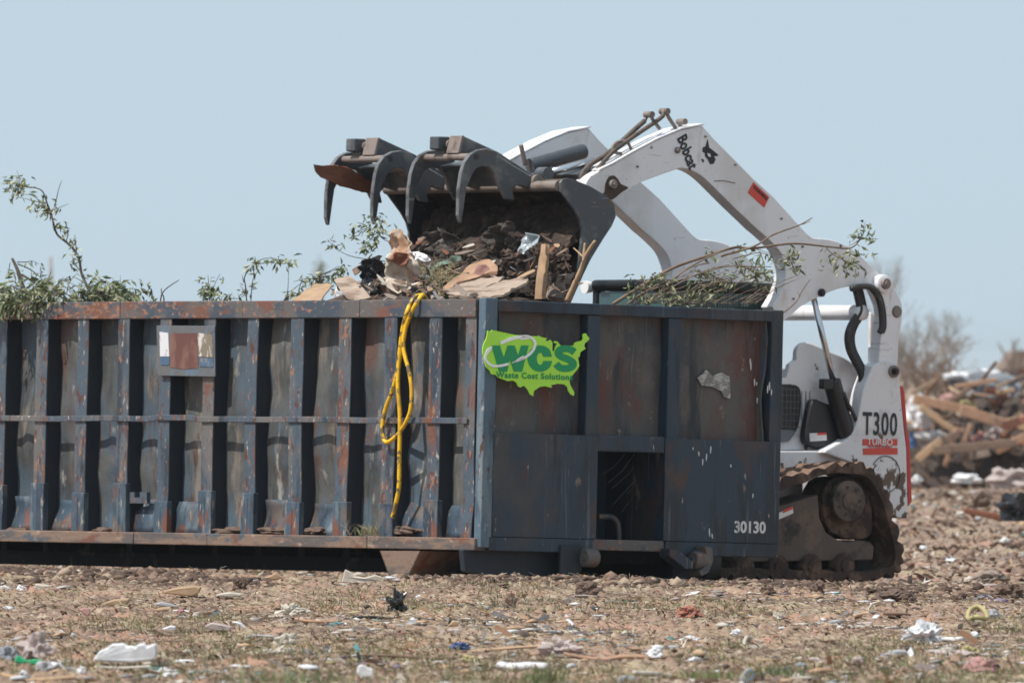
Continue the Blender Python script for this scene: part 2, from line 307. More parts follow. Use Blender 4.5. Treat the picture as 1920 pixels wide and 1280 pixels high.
# ---- near side wall: dented sheet
us = np.arange(0.03, LEN, 0.022); zs = np.linspace(zr0+0.05, ztop-0.01, 64)
ribs = [(868, 889), (801, 825), (717, 741), (631, 655), (541, 566), (459, 480), (378, 400), (296, 318), (218, 240), (141, 162), (64, 86), (-12, 9)]
ribu = [(ub(b), ub(a)) for a, b in ribs]
while ribu[-1][1] < LEN-0.5: ribu.append((ribu[-1][0]+0.47, ribu[-1][1]+0.47))
def wall(x_in, name, parent, sgn, seed):
    vs = []; fs = []
    for y in us:
        d = min(abs(y-(a+b)/2) for a, b in ribu)/0.24; cell = min(range(len(ribu)), key=lambda k: abs(y-(ribu[k][0]+ribu[k][1])/2)) + (0.5 if y > sum(ribu[min(range(len(ribu)), key=lambda k: abs(y-(ribu[k][0]+ribu[k][1])/2))])/2 else -0.5)
        bell = max(0, min(1, d))**0.8
        for z in zs:
            zf = (z-zr0)/(ztop-zr0)
            amp = 0.044*(noise.noise(Vector((cell*2.3+seed, z*2.1, seed)))*1.3+0.12)*math.sin(math.pi*min(1, max(0, zf*0.98)))**0.7
            n2 = 0.020*noise.noise(Vector((y*3.6, z*3.0, seed+4)))+0.008*noise.noise(Vector((y*9, z*7, seed+2)))+0.05*math.exp(-((y-1.05)/0.16)**2-((z-0.75)/0.10)**2)
            vs.append((x_in - sgn*(amp*bell*1.2 + n2), y, z))
    nz = len(zs)
    for i in range(len(us)-1):
        for j in range(nz-1): fs.append((i*nz+j, i*nz+j+1, (i+1)*nz+j+1, (i+1)*nz+j))
    m = MB(); m.add(vs, fs); o = m.build(name, M['panel'], parent, smooth=True)
    s = o.modifiers.new('solid', 'SOLIDIFY'); s.thickness = 0.006; s.offset = 0
    return o
wall(DP, 'side_wall', dump, 1, 1.7)
wall(WID-DP, 'side_wall', dump, -1, 8.2)
# ribs: each bent a little, with a doubler plate at its foot
for k, (a, b) in enumerate(ribu):
    for far in (0, 1):
        m = MB(); nseg = 14; rnd = random.Random(k*7+far)
        prev = None; w0 = (b-a)
        vs = []
        for j in range(nseg+1):
            z = zr1-0.005+(zrim+0.01-zr1)*j/nseg; low = max(0, 1-j/5)
            dx = 0.016*noise.noise(Vector((k*1.7, z*2.6, 2+far)))*(0.4+low*1.6); dy = 0.008*noise.noise(Vector((k*3.1, z*3, 7)))*(0.5+low)
            x0 = (0.004 if k == 0 else 0)+max(dx, -0.008)
            if far: q = [(WID-x0, a+dy), (WID-x0, b+dy), (WID-DP-0.03, b+dy), (WID-DP-0.03, a+dy)]
            else: q = [(x0, b+dy), (x0, a+dy), (DP+0.03, a+dy), (DP+0.03, b+dy)]
            vs += [(x, y, z) for x, y in q]
        fs = [(j*4+i, j*4+(i+1) % 4, (j+1)*4+(i+1) % 4, (j+1)*4+i) for j in range(nseg) for i in range(4)] + [(3, 2, 1, 0), tuple(nseg*4+i for i in range(4))]
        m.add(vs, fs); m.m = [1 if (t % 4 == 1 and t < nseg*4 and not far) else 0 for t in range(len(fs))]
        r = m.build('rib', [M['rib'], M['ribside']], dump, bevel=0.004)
        if not far and k > 0:
            zt = zr1+rnd.uniform(0.20, 0.33); m = MB(); m.box((-0.012, a-0.006, zr1-0.003), (0.03, b+0.008, zt))
            m.box((-0.016, (a+b)/2-0.004, zr1), (-0.010, (a+b)/2+0.004, zt-0.03)); m.build('foot_plate', M['corner'], r, bevel=0.004)
# kick plates low between ribs
for k in range(len(ribu)-1):
    if k % 3 == 2 and k: continue
    a, b = ribu[k][1], ribu[k+1][0]; zt = zr1+0.21+0.02*(k % 3); m = MB(); n = 6; vs = []
    for j in range(n+1):
        t = j/n; vs += [(DP-0.052-0.03*math.sin(t*3.0+k)*t+0.05*(t-0.3), a+0.002, zr1+(zt-zr1)*t), (DP-0.052-0.03*math.sin(t*3.0+k)*t+0.05*(t-0.3), b-0.002, zr1+(zt-zr1)*t)]
    m.add(vs, [(2*j, 2*j+2, 2*j+3, 2*j+1) for j in range(n)]); o = m.build('kick_plate', M['corner'], dump, smooth=True)
    s = o.modifiers.new('solid', 'SOLIDIFY'); s.thickness = 0.006
# rims
def bar(name, a, b, m, bev=0.006): return MB().box(a, b).build(name, m, dump, bevel=bev, seg=2)
segs = [0.095, ub(868+0), ub(672), ub(560), ub(330), ub(82), LEN]
uu = [0.10, ub(782), ub(671), ub(452), ub(222), ub(83), LEN]
for i in range(len(uu)-1):
    bar('rim_section', (-0.010+0.002*(i % 2), uu[i]+0.0015, zrim), (DP+0.02, uu[i+1]-0.0015, ztop-0.001*(i % 3)), M['rim'])
bar('rim_section', (WID-DP-0.02, 0.10, zrim), (WID+0.01, LEN, ztop), M['rim'])
def railbar(y0, y1, j): return bar('bottom_rail', (-0.030-0.002*(j % 2), y0, zr0), (0.16, y1, zr1-0.001*(j % 2)), M['rail'])
for j, (a, b) in enumerate([(0.03, ub(700)), (ub(699), ub(400)), (ub(399), ub(262)), (ub(261), LEN)]): railbar(a, b, j)
bar('bottom_rail', (WID-0.16, 0.03, zr0), (WID+0.03, LEN, zr1), M['rail'])
# mid bar: flat strap welded on the ribs, bent
zb0, zb1 = onx(CM, 500, 792).z, onx(CM, 500, 781).z
m = MB(); path = []; y = ub(878)
while y < LEN-0.1: path.append((y, 0.010*noise.noise(Vector((y*1.3, 3, 1)))+(0.014 if 3.25 < y < 3.75 else 0))); y += 0.12
vs = []
for y, dz in path: vs += [(-0.016, y, zb0+dz), (-0.016, y, zb1+dz), (-0.001, y, zb1+dz), (-0.001, y, zb0+dz)]
n = len(path); m.add(vs, [(j*4+i, (j+1)*4+i, (j+1)*4+(i+1) % 4, j*4+(i+1) % 4) for j in range(n-1) for i in range(4)] + [(0, 1, 2, 3), tuple((n-1)*4+i for i in (3, 2, 1, 0))])
m.build('strap_bar', M['rib'], dump, bevel=0.003)
# corner posts
bar('corner_post', (-0.006, -0.006, zr0+0.02), (0.092, 0.070, ztop+0.008), M['post'])
bar('corner_post', (WID-0.092, -0.004, zr0+0.02), (WID+0.006, 0.090, ztop), M['navy'])
bar('corner_post', (-0.006, LEN-0.05, zr0), (0.09, LEN+0.08, ztop), M['navy']); bar('corner_post', (WID-0.09, LEN-0.05, zr0), (WID+0.006, LEN+0.08, ztop), M['navy'])
# edge weld seam beside corner post (side plate strip)
# ---- end wall
ex = lambda px: ony(CM, px, 800).x
ez = lambda px, py: ony(CM, px, py).z
zmid = ez(1100, 816); ztb = ez(1100, 590)
m = MB(); xs = np.linspace(0.05, WID-0.05, 60); zs2 = np.linspace(zmid-0.04, ztop-0.02, 34); vs = []
for x in xs:
    for z in zs2: vs.append((x, DE+0.016*noise.noise(Vector((x*2.2, z*2.4, 4)))+0.010*noise.noise(Vector((x*6, z*4, 9))), z))
nz = len(zs2); m.add(vs, [(i*nz+j, (i+1)*nz+j, (i+1)*nz+j+1, i*nz+j+1) for i in range(len(xs)-1) for j in range(nz-1)])
o = m.build('end_panel', M['recess'], dump, smooth=True); s_ = o.modifiers.new('solid', 'SOLIDIFY'); s_.thickness = 0.006; s_.offset = -1
bar('end_rim', (0.094, -0.010, ztb), (WID-0.094, DE+0.03, ztop-0.004), M['navy'])
for a, b in ((1098, 1122), (1250, 1274)): bar('end_post', (ex(a), 0.0, zmid-0.02), (ex(b), DE+0.02, ztb-0.001), M['navy'])
zl = ez(1100, 1010); ob0, ob1 = ex(1120), ex(1246); zo1 = ez(1180, 847)
bar('lower_plate', (0.080, -0.014, zl), (ob0, 0.03, zmid), M['navy'], 0.004)
bar('lower_plate', (ob1, -0.014, zl), (WID-0.004, 0.03, zmid-0.004), M['navy'], 0.004)
bar('cross_beam', (ob0+0.001, -0.008, zo1), (ob1-0.001, 0.08, zmid+0.006), M['navy'])
bar('end_sill', (0.060, -0.010, zr0), (ob0-0.02, 0.06, zl-0.001), M['navy'])
bar('end_sill', (ob1+0.02, -0.010, zr0), (WID-0.01, 0.06, zl-0.001), M['navy'])
bar('end_sill', (ob0-0.019, 0.0, zr0+0.02), (ob1+0.019, 0.07, ez(1180, 1012)), M['rim'])
# recess box behind the hook opening
m = MB(); zf = ez(1180, 1013)
m.box((ob0-0.02, 0.62, zf-0.03), (ob1+0.02, 0.64, zo1+0.03)); m.box((ob0-0.03, 0.03, zf-0.03), (ob0-0.002, 0.62, zo1+0.02)); m.box((ob1+0.002, 0.03, zf-0.03), (ob1+0.03, 0.62, zo1+0.02))
m.box((ob0-0.002, 0.08, zo1+0.002), (ob1+0.002, 0.62, zo1+0.02)); m.box((ob0-0.002, 0.07, zf-0.03), (ob1+0.002, 0.62, zf-0.01))
m.build('hook_recess', M['navy'], dump)
hp = [ony(CM, x, y, 0.25) for x, y in ((1122, 968), (1140, 968), (1152, 972), (1159, 985), (1161, 1015))]
MB().tube(spline(hp, 4), 0.018, 8).build('hook_bar', M['rim'], dump, smooth=True)
# thin wires seen inside
m = MB()
for (x0, y0, x1, y1) in ((1236, 852, 1165, 960), (1222, 852, 1150, 945), (1208, 850, 1148, 915), (1232, 865, 1175, 925), (1190, 850, 1140, 905), (1172, 850, 1128, 890)):
    a, b = ony(CM, x0, y0, 0.3), ony(CM, x1, y1, 0.35); c = (a+b)/2+Vector((0.01, 0, -0.015)); m.tube([a, c, b], 0.0016, 4)
prop(m.build('dangling_wires', M['worn'], dump))
# floor, inner heap
MB().box((0.14, 0.1, zr0+0.04), (WID-0.14, LEN, zr0+0.06)).build('floor_plate', M['under'], dump)
bar('end_panel', (0.09, LEN, zr0), (WID-0.09, LEN+0.05, ztop), M['navy'])
# understructure: skids with rounded noses, cross members, rollers
m = MB()
for x0, nose in ((0.70, 960), (1.86, 0)):
    pr = []
    for (yy, zz) in ((-0.005, zr0), (-0.005, 0.10)): pr.append((x0, yy, zz))
    for i in range(6):
        a = i/5*math.pi/2; pr.append((x0, 0.09-0.095*math.cos(a), 0.10-0.10*math.sin(a)+0.002))
    pr += [(x0, LEN, 0.002), (x0, LEN, zr0)]
    MB().prism(pr, (0.13 if x0 < 1 else 0.10, 0, 0)).build('skid_rail', M['under'], dump, bevel=0.004)
m = MB(); y = 0.5
while y < LEN: m.box((0.40, y, zr0-0.06), (WID-0.40, y+0.06, zr0+0.04)); y += 0.5
m.build('cross_member', M['under'], dump)
MB().prism([ony(CM, x, y, 0.10) for x, y in ((868, 1030), (1056, 1034), (1058, 1080), (1040, 1081), (900, 1076), (872, 1070))], (0, 0.05, 0)).build('skid_plate', M['ribside'], dump, bevel=0.004)
MB().prism([ony(CM, x, y, 0.10) for x, y in ((1262, 1040), (1352, 1044), (1350, 1062), (1335, 1082), (1318, 1096), (1262, 1094))], (0, 0.05, 0)).build('skid_plate', M['ribside'], dump, bevel=0.004)
pl = [ony(CM, x, y, -0.03) for x, y in ((1052, 1022), (1090, 1020), (1092, 1062), (1088, 1072), (1078, 1079), (1062, 1081), (1050, 1080))]
MB().prism(pl, (0, 0.02, 0)).build('nose_plate', M['ribside'], dump, bevel=0.003)
def wheel_part(name, c, axis_, r, wd, mt, par=dump, hub=0.4):
    ax = Vector(axis_).normalized(); c = Vector(c); m = MB()
    m.tube([c-ax*wd/2, c-ax*wd/2*0.8, c+ax*wd/2*0.8, c+ax*wd/2], [r*0.9, r, r, r*0.9], 24)
    m.tube([c-ax*(wd/2+0.012), c+ax*(wd/2+0.012)], r*hub, 16)
    return m.build(name, mt, par, auto=40)
wheel_part('roller', ony(CM, 1105, 1045, -0.06), (1, 0, 0), 0.062, 0.10, M['rim'])
wheel_part('roller', ony(CM, 1310, 1050, -0.06), (1, 0, 0), 0.060, 0.10, M['rim'])
MB().prism([ony(CM, x, y, -0.10) for x, y in ((1256, 1028), (1270, 1030), (1300, 1052), (1300, 1066), (1285, 1066), (1256, 1042))], (0, 0.12, 0)).build('roller_bracket', M['navy'], dump, bevel=0.004)
MB().prism([ony(CM, x, y, -0.11) for x, y in ((1322, 1024), (1336, 1026), (1338, 1050), (1330, 1072), (1316, 1080), (1312, 1072), (1322, 1060), (1326, 1040))], (0, 0.13, 0)).build('roller_bracket', M['rim'], dump, bevel=0.004)
m = MB(); g = [onx(CM, x, y, -0.02) for x, y in ((712, 1032), (788, 1032), (762, 1087), (732, 1087))]
m.prism(g, (0.012, 0, 0)); m.prism([g[1], g[2], g[2]+Vector((0.35, 0, 0.02)), g[1]+Vector((0.35, 0, 0))], (0, 0.012, 0))
m.prism([g[0], g[3], g[3]+Vector((0.35, 0, 0.02)), g[0]+Vector((0.35, 0, 0))], (0, -0.012, 0)); m.build('wheel_gusset', M['rail'], dump)
# placard across two ribs
pc = [onx(CM, x, y, -0.028) for x, y in ((293, 610), (402, 611), (403, 706), (296, 704))]
M['placard'] = mat('worn_placard', (0.115, 0.115, 0.12), 0.6, layers=[((0.10, 0.15, 0.2), (8, 8, 4), 0.52, 0.62), (DRUST, (9, 9, 9), 0.62, 0.7)], bump=0.002)
M['placardred'] = mat('faded_red_field', (0.12, 0.045, 0.038), 0.7, layers=[((0.19, 0.10, 0.075), (7, 7, 3), 0.48, 0.62)])
M['placardwhite'] = mat('peeling_white', (0.62, 0.62, 0.64), 0.6, layers=[((0.2, 0.17, 0.14), (18, 18, 12), 0.60, 0.66)])
M['placardmix'] = mat('peeling_paint', (0.55, 0.53, 0.5), 0.6, layers=[((0.2, 0.16, 0.12), (14, 22, 10), 0.45, 0.52)])
M['placardblue'] = mat('faded_blue', (0.06, 0.11, 0.19), 0.6, layers=[((0.2, 0.2, 0.2), (18, 18, 9), 0.56, 0.64)])
plc = MB().prism(pc, (0.012, 0, 0)).build('placard', M['placard'], dump, bevel=0.002)
def pq(name, pts, mt, d=0.003): return MB().prism([onx(CM, x, y, -0.028-d) for x, y in pts], (d, 0, 0)).build(name, mt, plc)
pq('red_field', ((318, 625), (370, 624), (372, 690), (345, 692), (319, 688)), M['placardred'])
pq('white_field', ((299, 622), (315, 624), (317, 668), (300, 668)), M['placardwhite'], 0.004)
pq('white_field', ((370, 624), (398, 627), (399, 670), (372, 668)), M['placardmix'], 0.004)
pq('blue_field', ((300, 669), (318, 669), (317, 684), (301, 684)), M['placardblue'], 0.004)
pq('blue_field', ((373, 671), (399, 671), (399, 688), (374, 687)), M['placardblue'], 0.004)
# small bracket hanging low by a rib
MB().prism([onx(CM, x, y, 0.02) for x, y in ((243, 922), (252, 922), (252, 932), (262, 932), (262, 922), (275, 922), (275, 943), (243, 943))], (0.03, 0, 0)).build('bracket', M['rib'], dump)
# stencilled number on the right lower plate
cc = ony(CM, 1406, 989, -0.0165)
t = text('stencil_number', '30130', 0.105, M['whiteink'], dump, on_face(cc), bold=0.003, sx=1.0)
M['peel'] = mat('peeling_patch', (0.42, 0.42, 0.40), 0.7, layers=[((0.2, 0.19, 0.18), (16, 16, 30), 0.48, 0.56)])
pts = [(1308, 708), (1318, 700), (1324, 693), (1336, 704), (1352, 698), (1368, 706), (1370, 735), (1369, 747), (1358, 744), (1352, 732), (1334, 724), (1316, 722)]
MB().prism([ony(CM, x, y, DE-0.022) for x, y in pts], (0, 0.004, 0)).build('peeling_sticker', M['peel'], dump)
m = MB(); rnd = random.Random(5)
for (x, y) in ((1407, 672), (1408, 680), (1415, 710), (1419, 716), (1443, 716), (1440, 722), (1447, 730), (1420, 745), (1300, 838), (1310, 846), (1325, 850), (1333, 836), (1318, 860), (1370, 870), (1412, 925), (1330, 990), (1335, 1000)):
    l = rnd.uniform(6, 16); a = ony(CM, x, y, -0.0145); b = ony(CM, x+rnd.uniform(-1, 1), y+l, -0.0145)
    if 1290 < x < 1425 and y < 800: a = ony(CM, x, y, DE-0.024); b = ony(CM, x, y+l, DE-0.024)
    m.ribbon([a, (a+b)/2, b], [0.003, 0.005, 0.002], (0, 0.003, 0), None)
m.build('paint_scratch', M['placardwhite'], dump)
# map-shaped company sign
z4 = lambda x, y, c=-0.030: ony(CM, 890+x/8, 600+y/8, c)
usa = [(195,155),(245,170),(260,148),(600,220),(850,240),(950,240),(960,230),(1000,255),(1050,265),(1090,272),(1060,300),(1095,318),(1135,293),(1168,335),(1165,460),(1195,465),(1210,400),(1238,352),(1195,340),(1182,325),(1215,311),(1248,325),(1282,372),(1300,385),(1490,380),(1490,350),(1520,328),(1600,310),(1625,280),(1618,225),(1640,200),(1670,200),(1692,235),(1725,280),(1690,320),(1652,350),(1645,400),(1670,425),(1600,470),(1580,500),(1582,540),(1550,560),(1560,620),(1572,680),(1540,740),(1480,810),(1440,860),(1422,900),(1430,960),(1460,1020),(1495,1080),(1490,1135),(1440,1112),(1405,1060),(1390,1000),(1345,962),(1240,952),(1200,965),(1145,970),(1165,1012),(1120,1005),(1060,990),(980,1000),(890,1060),(880,1140),(830,1112),(800,1050),(760,1000),(725,982),(690,1010),(650,990),(630,940),(580,905),(500,915),(420,885),(350,860),(320,820),(250,810),(230,760),(170,700),(150,600),(120,500),(120,430),(135,360),(170,290),(190,220)]
sign = MB().prism([z4(x, y) for x, y in usa], (0, 0.006, 0)).build('company_sign', M['lime'], dump); sign['label'] = 'lime green map-shaped company sign with dark green lettering'
def sl(name, polys, mt, c):
    m = MB()
    for p in polys: m.prism([z4(x, y, c) for x, y in p], (0, 0.003, 0))
    return m.build(name, mt, sign)
W_ = [(255,380),(380,380),(440,565),(495,380),(600,380),(655,530),(700,380),(812,380),(715,772),(590,772),(530,590),(490,772),(368,772)]
C_ = [(985+192*math.cos(a), 575-197*math.sin(a)) for a in np.linspace(R(22), R(343), 40)]
C_ = [(1160, 548)]+[(985+188*math.cos(a), 576+197*math.sin(a)) for a in np.linspace(-0.62, -math.pi*2+0.55, 40)]+[(1162, 612), (1038, 612)]+[(985+52*math.cos(a), 580+92*math.sin(a)) for a in np.linspace(-math.pi*2+0.35, -0.35, 24)]+[(1036, 548)]
Sp = spline([Vector((1500, 480, 0)), Vector((1440, 440, 0)), Vector((1370, 428, 0)), Vector((1290, 440, 0)), Vector((1255, 495, 0)), Vector((1300, 545, 0)), Vector((1400, 585, 0)), Vector((1480, 640, 0)), Vector((1460, 700, 0)), Vector((1370, 725, 0)), Vector((1280, 710, 0)), Vector((1225, 655, 0))], 4)
def rib2(path, half):
    l = []; r_ = []; k = len(path); hh = half if isinstance(half, list) else [half]*k
    for i, p in enumerate(path):
        t = (Vector(path[min(i+1, k-1)][:2])-Vector(path[max(i-1, 0)][:2])).normalized(); b = Vector((-t.y, t.x))*hh[i]
        l.append((p[0]+b.x, p[1]+b.y)); r_.append((p[0]-b.x, p[1]-b.y))
    return l+r_[::-1]
kS = len(Sp)
def quads2(path, half):
    k = len(path); r_ = rib2(path, half); l = r_[:k]; r2 = r_[k:][::-1]
    return [[l[i], l[i+1], r2[i+1], r2[i]] for i in range(k-1)]
sl('sign_letters', [W_, C_]+quads2(Sp, 52), M['dgreen'], -0.0335)
rg1 = spline([Vector((x, y, 0)) for x, y in ((390, 345), (550, 282), (700, 250), (800, 245), (875, 282), (908, 340), (890, 430), (820, 515), (700, 590), (560, 640))], 4)
n1 = len(rg1); h1 = [1.5*v for v in [16-10*abs(i/n1-0.1) if i < n1*0.35 else 12 if i < n1*0.8 else 12-10*(i-n1*.8)/(n1*.2) for i in range(n1)]]
rg2 = spline([Vector((x, y, 0)) for x, y in ((512, 655), (380, 685), (265, 682), (192, 630), (165, 560), (190, 480), (262, 400))], 4)
n2 = len(rg2); h2 = [19-5*i/n2 for i in range(n2)]; h2[-6:] = [20, 24, 26, 24, 16, 8]
sl('sign_ring', quads2(rg1, h1)+quads2(rg2, h2)+[[(690, 298), (725, 232), (870, 275)], [(735, 528), (725, 590), (570, 642), (655, 575)]], M['purewhite'], -0.0370)
c_ = z4(900, 840, -0.0335); t = text('sign_slogan', 'Waste Cost Solutions', 0.054, M['dgreen'], sign, on_face(c_), bold=0.0014, sx=1.02, space=1.15)
# fit slogan width to the sign
wdt = max(v.co.x for v in t.data.vertices)-min(v.co.x for v in t.data.vertices); want = z4(1475, 840).x-z4(330, 840).x
t.data.transform(Matrix.Translation(c_) @ Matrix.Diagonal((want/wdt, 1, 1, 1)) @ Matrix.Translation(-c_))
#SPLIT
# ================================================================ TRACK LOADER
ld = empty('track_loader', LM, 'white compact track loader with raised arms tipping debris into the dumpster', 'track loader')
z2 = lambda x, y, c: ony(LM, 560+x/3, 200+y/3, c)
z3 = lambda x, y, c: ony(LM, 1000+x*0.375, 200+y*0.375, c)
q4 = lambda x, y, c: ony(LM, 1350+x/2.2857, 560+y/2.2857, c)
q8 = lambda x, y, c: ony(LM, 1600+x/2.2857, 440+y/2.2857, c)
YA, AW, FAR = 0.32, 0.13, 1.27                    # near arm face, arm thickness, distance to the far arm
def loader_part(name, pts, f, y, t, mt, par=None, bevel=0.008):
    return MB().prism([f(px, py, y) for px, py in pts], (0, t, 0)).build(name, mt, par or ld, bevel=bevel, seg=2)
def sm(pts, n=3):                                 # smooth 2-D outline run
    return [(p.x, p.y) for p in spline([Vector((a, b, 0)) for a, b in pts], n)]
# arm outline in zoom-3 pixels
arm = [(845, 95), (740, 118), (620, 168), (500, 232), (400, 290), (330, 322)] + sm([(330, 322), (282, 352), (262, 395), (290, 445)]) + [(345, 465), (405, 462), (545, 375), (650, 336)] + \
      sm([(740, 306), (800, 322), (860, 362), (930, 430)]) + [(1000, 500), (1120, 612)] + sm([(1120, 612), (1215, 700), (1250, 760), (1262, 830), (1252, 890), (1225, 950), (1195, 1000)]) + \
      sm([(1232, 1075), (1245, 1078), (1290, 1042), (1350, 992), (1440, 945), (1520, 912), (1600, 897), (1690, 905)]) + [(1745, 925), (1790, 870)] + \
      sm([(1735, 840), (1680, 788), (1620, 730), (1540, 682), (1470, 662), (1400, 655), (1365, 632)]) + [(1200, 450), (1100, 360), (1000, 258), (900, 158)]
nearm = loader_part('lift_arm', arm, z3, YA, AW, M['white'], bevel=0.006)
farm = dup(nearm, ld, (0, FAR, 0))
# top flange of the forward arm section, slightly wider than the arm
def flange(y):
    m = MB(); pth = [z3(x, yy, YA) for x, yy in ((852, 92), (740, 114), (620, 164), (500, 228), (400, 286), (330, 320))]
    vs = []
    for p in pth: vs += [p+Vector((0, -0.006, 0)), p+Vector((0, AW+0.05, 0)), p+Vector((0, AW+0.05, 0.010)), p+Vector((0, -0.006, 0.010))]
    n = len(pth); m.add(vs, [(j*4+i, j*4+(i+1) % 4, (j+1)*4+(i+1) % 4, (j+1)*4+i) for j in range(n-1) for i in range(4)]+[(3, 2, 1, 0), tuple((n-1)*4+i for i in range(4))])
    return m
fo = flange(0).build('top_flange', M['white'], nearm); fo2 = flange(0).build('top_flange', M['white'], farm)
for a_, fl in ((nearm, fo), (farm, fo2)):         # small round warning mark on top of each arm
    pass
M['muddk'] = mat('dried_mud_patch', (0.075, 0.05, 0.038), 0.95, bump=0.004, bscale=30)
loader_part('mud_patch', sm([(405, 345), (380, 350), (362, 385), (358, 425), (345, 448), (395, 466), (440, 430), (478, 405), (440, 388), (425, 362), (405, 345)], 2), z3, YA-0.005, 0.008, M['muddk'], nearm, 0.003)
wheel_part('pivot_boss', z3(395, 388, YA-0.01), (0, 1, 0), 0.030, 0.05, M['worn'], nearm)
wheel_part('pin', z3(720, 218, YA-0.004), (0, 1, 0), 0.022, 0.02, M['worn'], nearm, 0.6)
wheel_part('pin', z3(1440, 930, YA-0.004), (0, 1, 0), 0.028, 0.03, M['black'], nearm, 0.6)
# markings on the near arm
sgn = loader_part('warning_sticker', [(1100, 378), (1180, 452), (1155, 505), (1073, 430)], z3, YA-0.0035, 0.003, M['redsticker'], nearm, 0)
a, b = z3(1098, 396, YA), z3(1168, 462, YA); ang = math.atan2(b.z-a.z, b.x-a.x)
text('sticker_text', 'WARNING', 0.030, M['ink'], sgn, on_face((a+b)/2+Vector((0, -0.0045, -0.004)), ang), bold=0.001)
a, b = z3(742, 130, YA), z3(806, 296, YA); ang = math.atan2(b.z-a.z, b.x-a.x); ln = (b-a).length
t = text('arm_lettering', 'Bobcat', 0.118, M['ink'], nearm, on_face((a+b)/2+Vector((-0.01, -0.003, -0.02)), ang), bold=0.0035, fit=ln*0.97)
head = [(848, 205), (862, 198), (872, 163), (880, 205), (893, 214), (928, 244), (903, 250), (912, 262), (902, 286), (884, 288), (872, 262), (860, 250), (858, 232), (846, 226)]
m = MB(); m.prism([z3(x, y, YA-0.0035) for x, y in head], (0, 0.003, 0)); m.prism([z3(x, y, YA-0.0035) for x, y in ((840, 262), (850, 262), (856, 275), (848, 280))], (0, 0.003, 0))
hd = m.build('cat_head_emblem', M['ink'], nearm)
m = MB(); m.prism([z3(x, y, YA-0.005) for x, y in ((870, 232), (884, 236), (888, 252), (876, 250))], (0, 0.002, 0)); m.build('emblem_face', M['white'], hd)
for (x, y) in ((860, 150), (1010, 290), (590, 205), (1240, 560), (1345, 700), (1500, 820), (1300, 960), (520, 300)):
    wheel_part('bolt', z3(x, y, YA-0.002), (0, 1, 0), 0.008, 0.008, M['worn'], nearm, 0.5)
MB().tube([z3(905, 372, YA-0.003), z3(950, 370, YA-0.003), z3(1010, 382, YA-0.003)], 0.003, 5).build('weld_seam', M['worn'], nearm)
# rear links
link = [(95, 180)] + sm([(98, 178), (127, 170), (158, 186), (180, 235), (207, 290), (211, 330), (207, 380), (196, 450), (190, 545)]) + [(190, 570), (105, 570), (108, 545), (120, 420), (131, 350), (124, 300), (100, 245), (88, 215)]
nl = loader_part('rear_link', link, q8, YA-0.02, 0.11, M['white']); 
fl_ = dup(nl, ld, (0, FAR+0.06, 0))
for c, r, mt in (((127, 210), 0.062, M['white']), ((127, 210), 0.038, M['worn'])):
    wheel_part('pivot_pin', q8(c[0], c[1], YA-0.03), (0, 1, 0), r, 0.05 if r > 0.05 else 0.09, mt, nl, 0.5)
wheel_part('link_hole', q8(185, 330, YA-0.018), (0, 1, 0), 0.042, 0.01, M['worn'], nl, 0.8)
c = ony(LM, 1618, 586, YA+0.02); MB().tube([c, c+Vector((0, FAR, 0))], 0.052, 20).build('cross_tube', M['white'], ld, smooth=True)
c = q4(660, 230, YA+0.02)
# tail / uprights
tail = [(655, 290), (690, 268), (735, 262), (765, 300), (772, 370), (790, 560), (800, 640), (806, 888), (805, 940), (765, 938), (700, 900), (660, 780), (560, 700), (450, 660), (455, 650)] + \
       sm([(455, 650), (500, 625), (550, 595), (582, 545), (598, 480), (612, 400), (635, 335), (655, 290)])[1:-1]
nt_ = loader_part('tail_panel', tail, q4, YA-0.035, 0.13, M['whitemud'], bevel=0.01)
ft = dup(nt_, ld, (0, FAR+0.09, 0))
red = [(768, 370), (784, 374), (792, 400), (804, 555), (814, 600), (824, 868), (807, 890), (800, 640), (790, 540), (778, 440)]
loader_part('tail_bumper', red, q4, YA-0.02, 1.40, M['red'], bevel=0.006)
loader_part('tail_door', [(700, 300), (762, 300), (800, 640), (803, 930), (740, 930), (690, 640)], q4, YA+0.11, 1.22, M['white'], bevel=0.01)
wheel_part('pivot_pin', q4(743, 311, YA-0.04), (0, 1, 0), 0.042, 0.04, M['worn'], nt_, 0.5)
wheel_part('pivot_pin', q4(743, 311, YA-0.05), (0, 1, 0), 0.026, 0.06, M['black'], nt_, 0.5)
a = q4(686, 541, YA-0.039); tw = (q4(760, 541, YA).x-q4(612, 541, YA).x); th = q4(0, 490, YA).z-q4(0, 590, YA).z
t = text('model_number', 'T300', th*1.38, M['ink'], nt_, on_face(a), bold=0.0035, space=1.12)
w0_ = max(v.co.x for v in t.data.vertices)-min(v.co.x for v in t.data.vertices)
t.data.transform(Matrix.Translation(a) @ Matrix.Diagonal((tw/w0_, 1, 1, 1)) @ Matrix.Translation(-a))
rb = loader_part('red_band', [(612, 600), (760, 600), (760, 628), (612, 628)], q4, YA-0.0395, 0.003, M['redsticker'], nt_, 0)
loader_part('red_band', [(614, 640), (761, 638), (762, 666), (614, 668)], q4, YA-0.0395, 0.003, M['redsticker'], nt_, 0)
text('band_text', 'TURBO', 0.062, M['sticker'], rb, on_face(q4(686, 614, YA-0.0415)), bold=0.001, sx=1.05, space=1.05)
text('small_text', 'HIGH PERFORMANCE', 0.022, M['redsticker'], nt_, on_face(q4(686, 634, YA-0.0395)), sx=1.0)
m = MB(); cc_ = q4(710, 752, YA-0.039)
ringp = [cc_+Vector((0.125*math.cos(a), 0, 0.125*math.sin(a))) for a in np.linspace(R(-95), R(150), 26)]
m.tube(ringp, 0.003, 5); m.build('ring_mark', M['ink'], nt_)
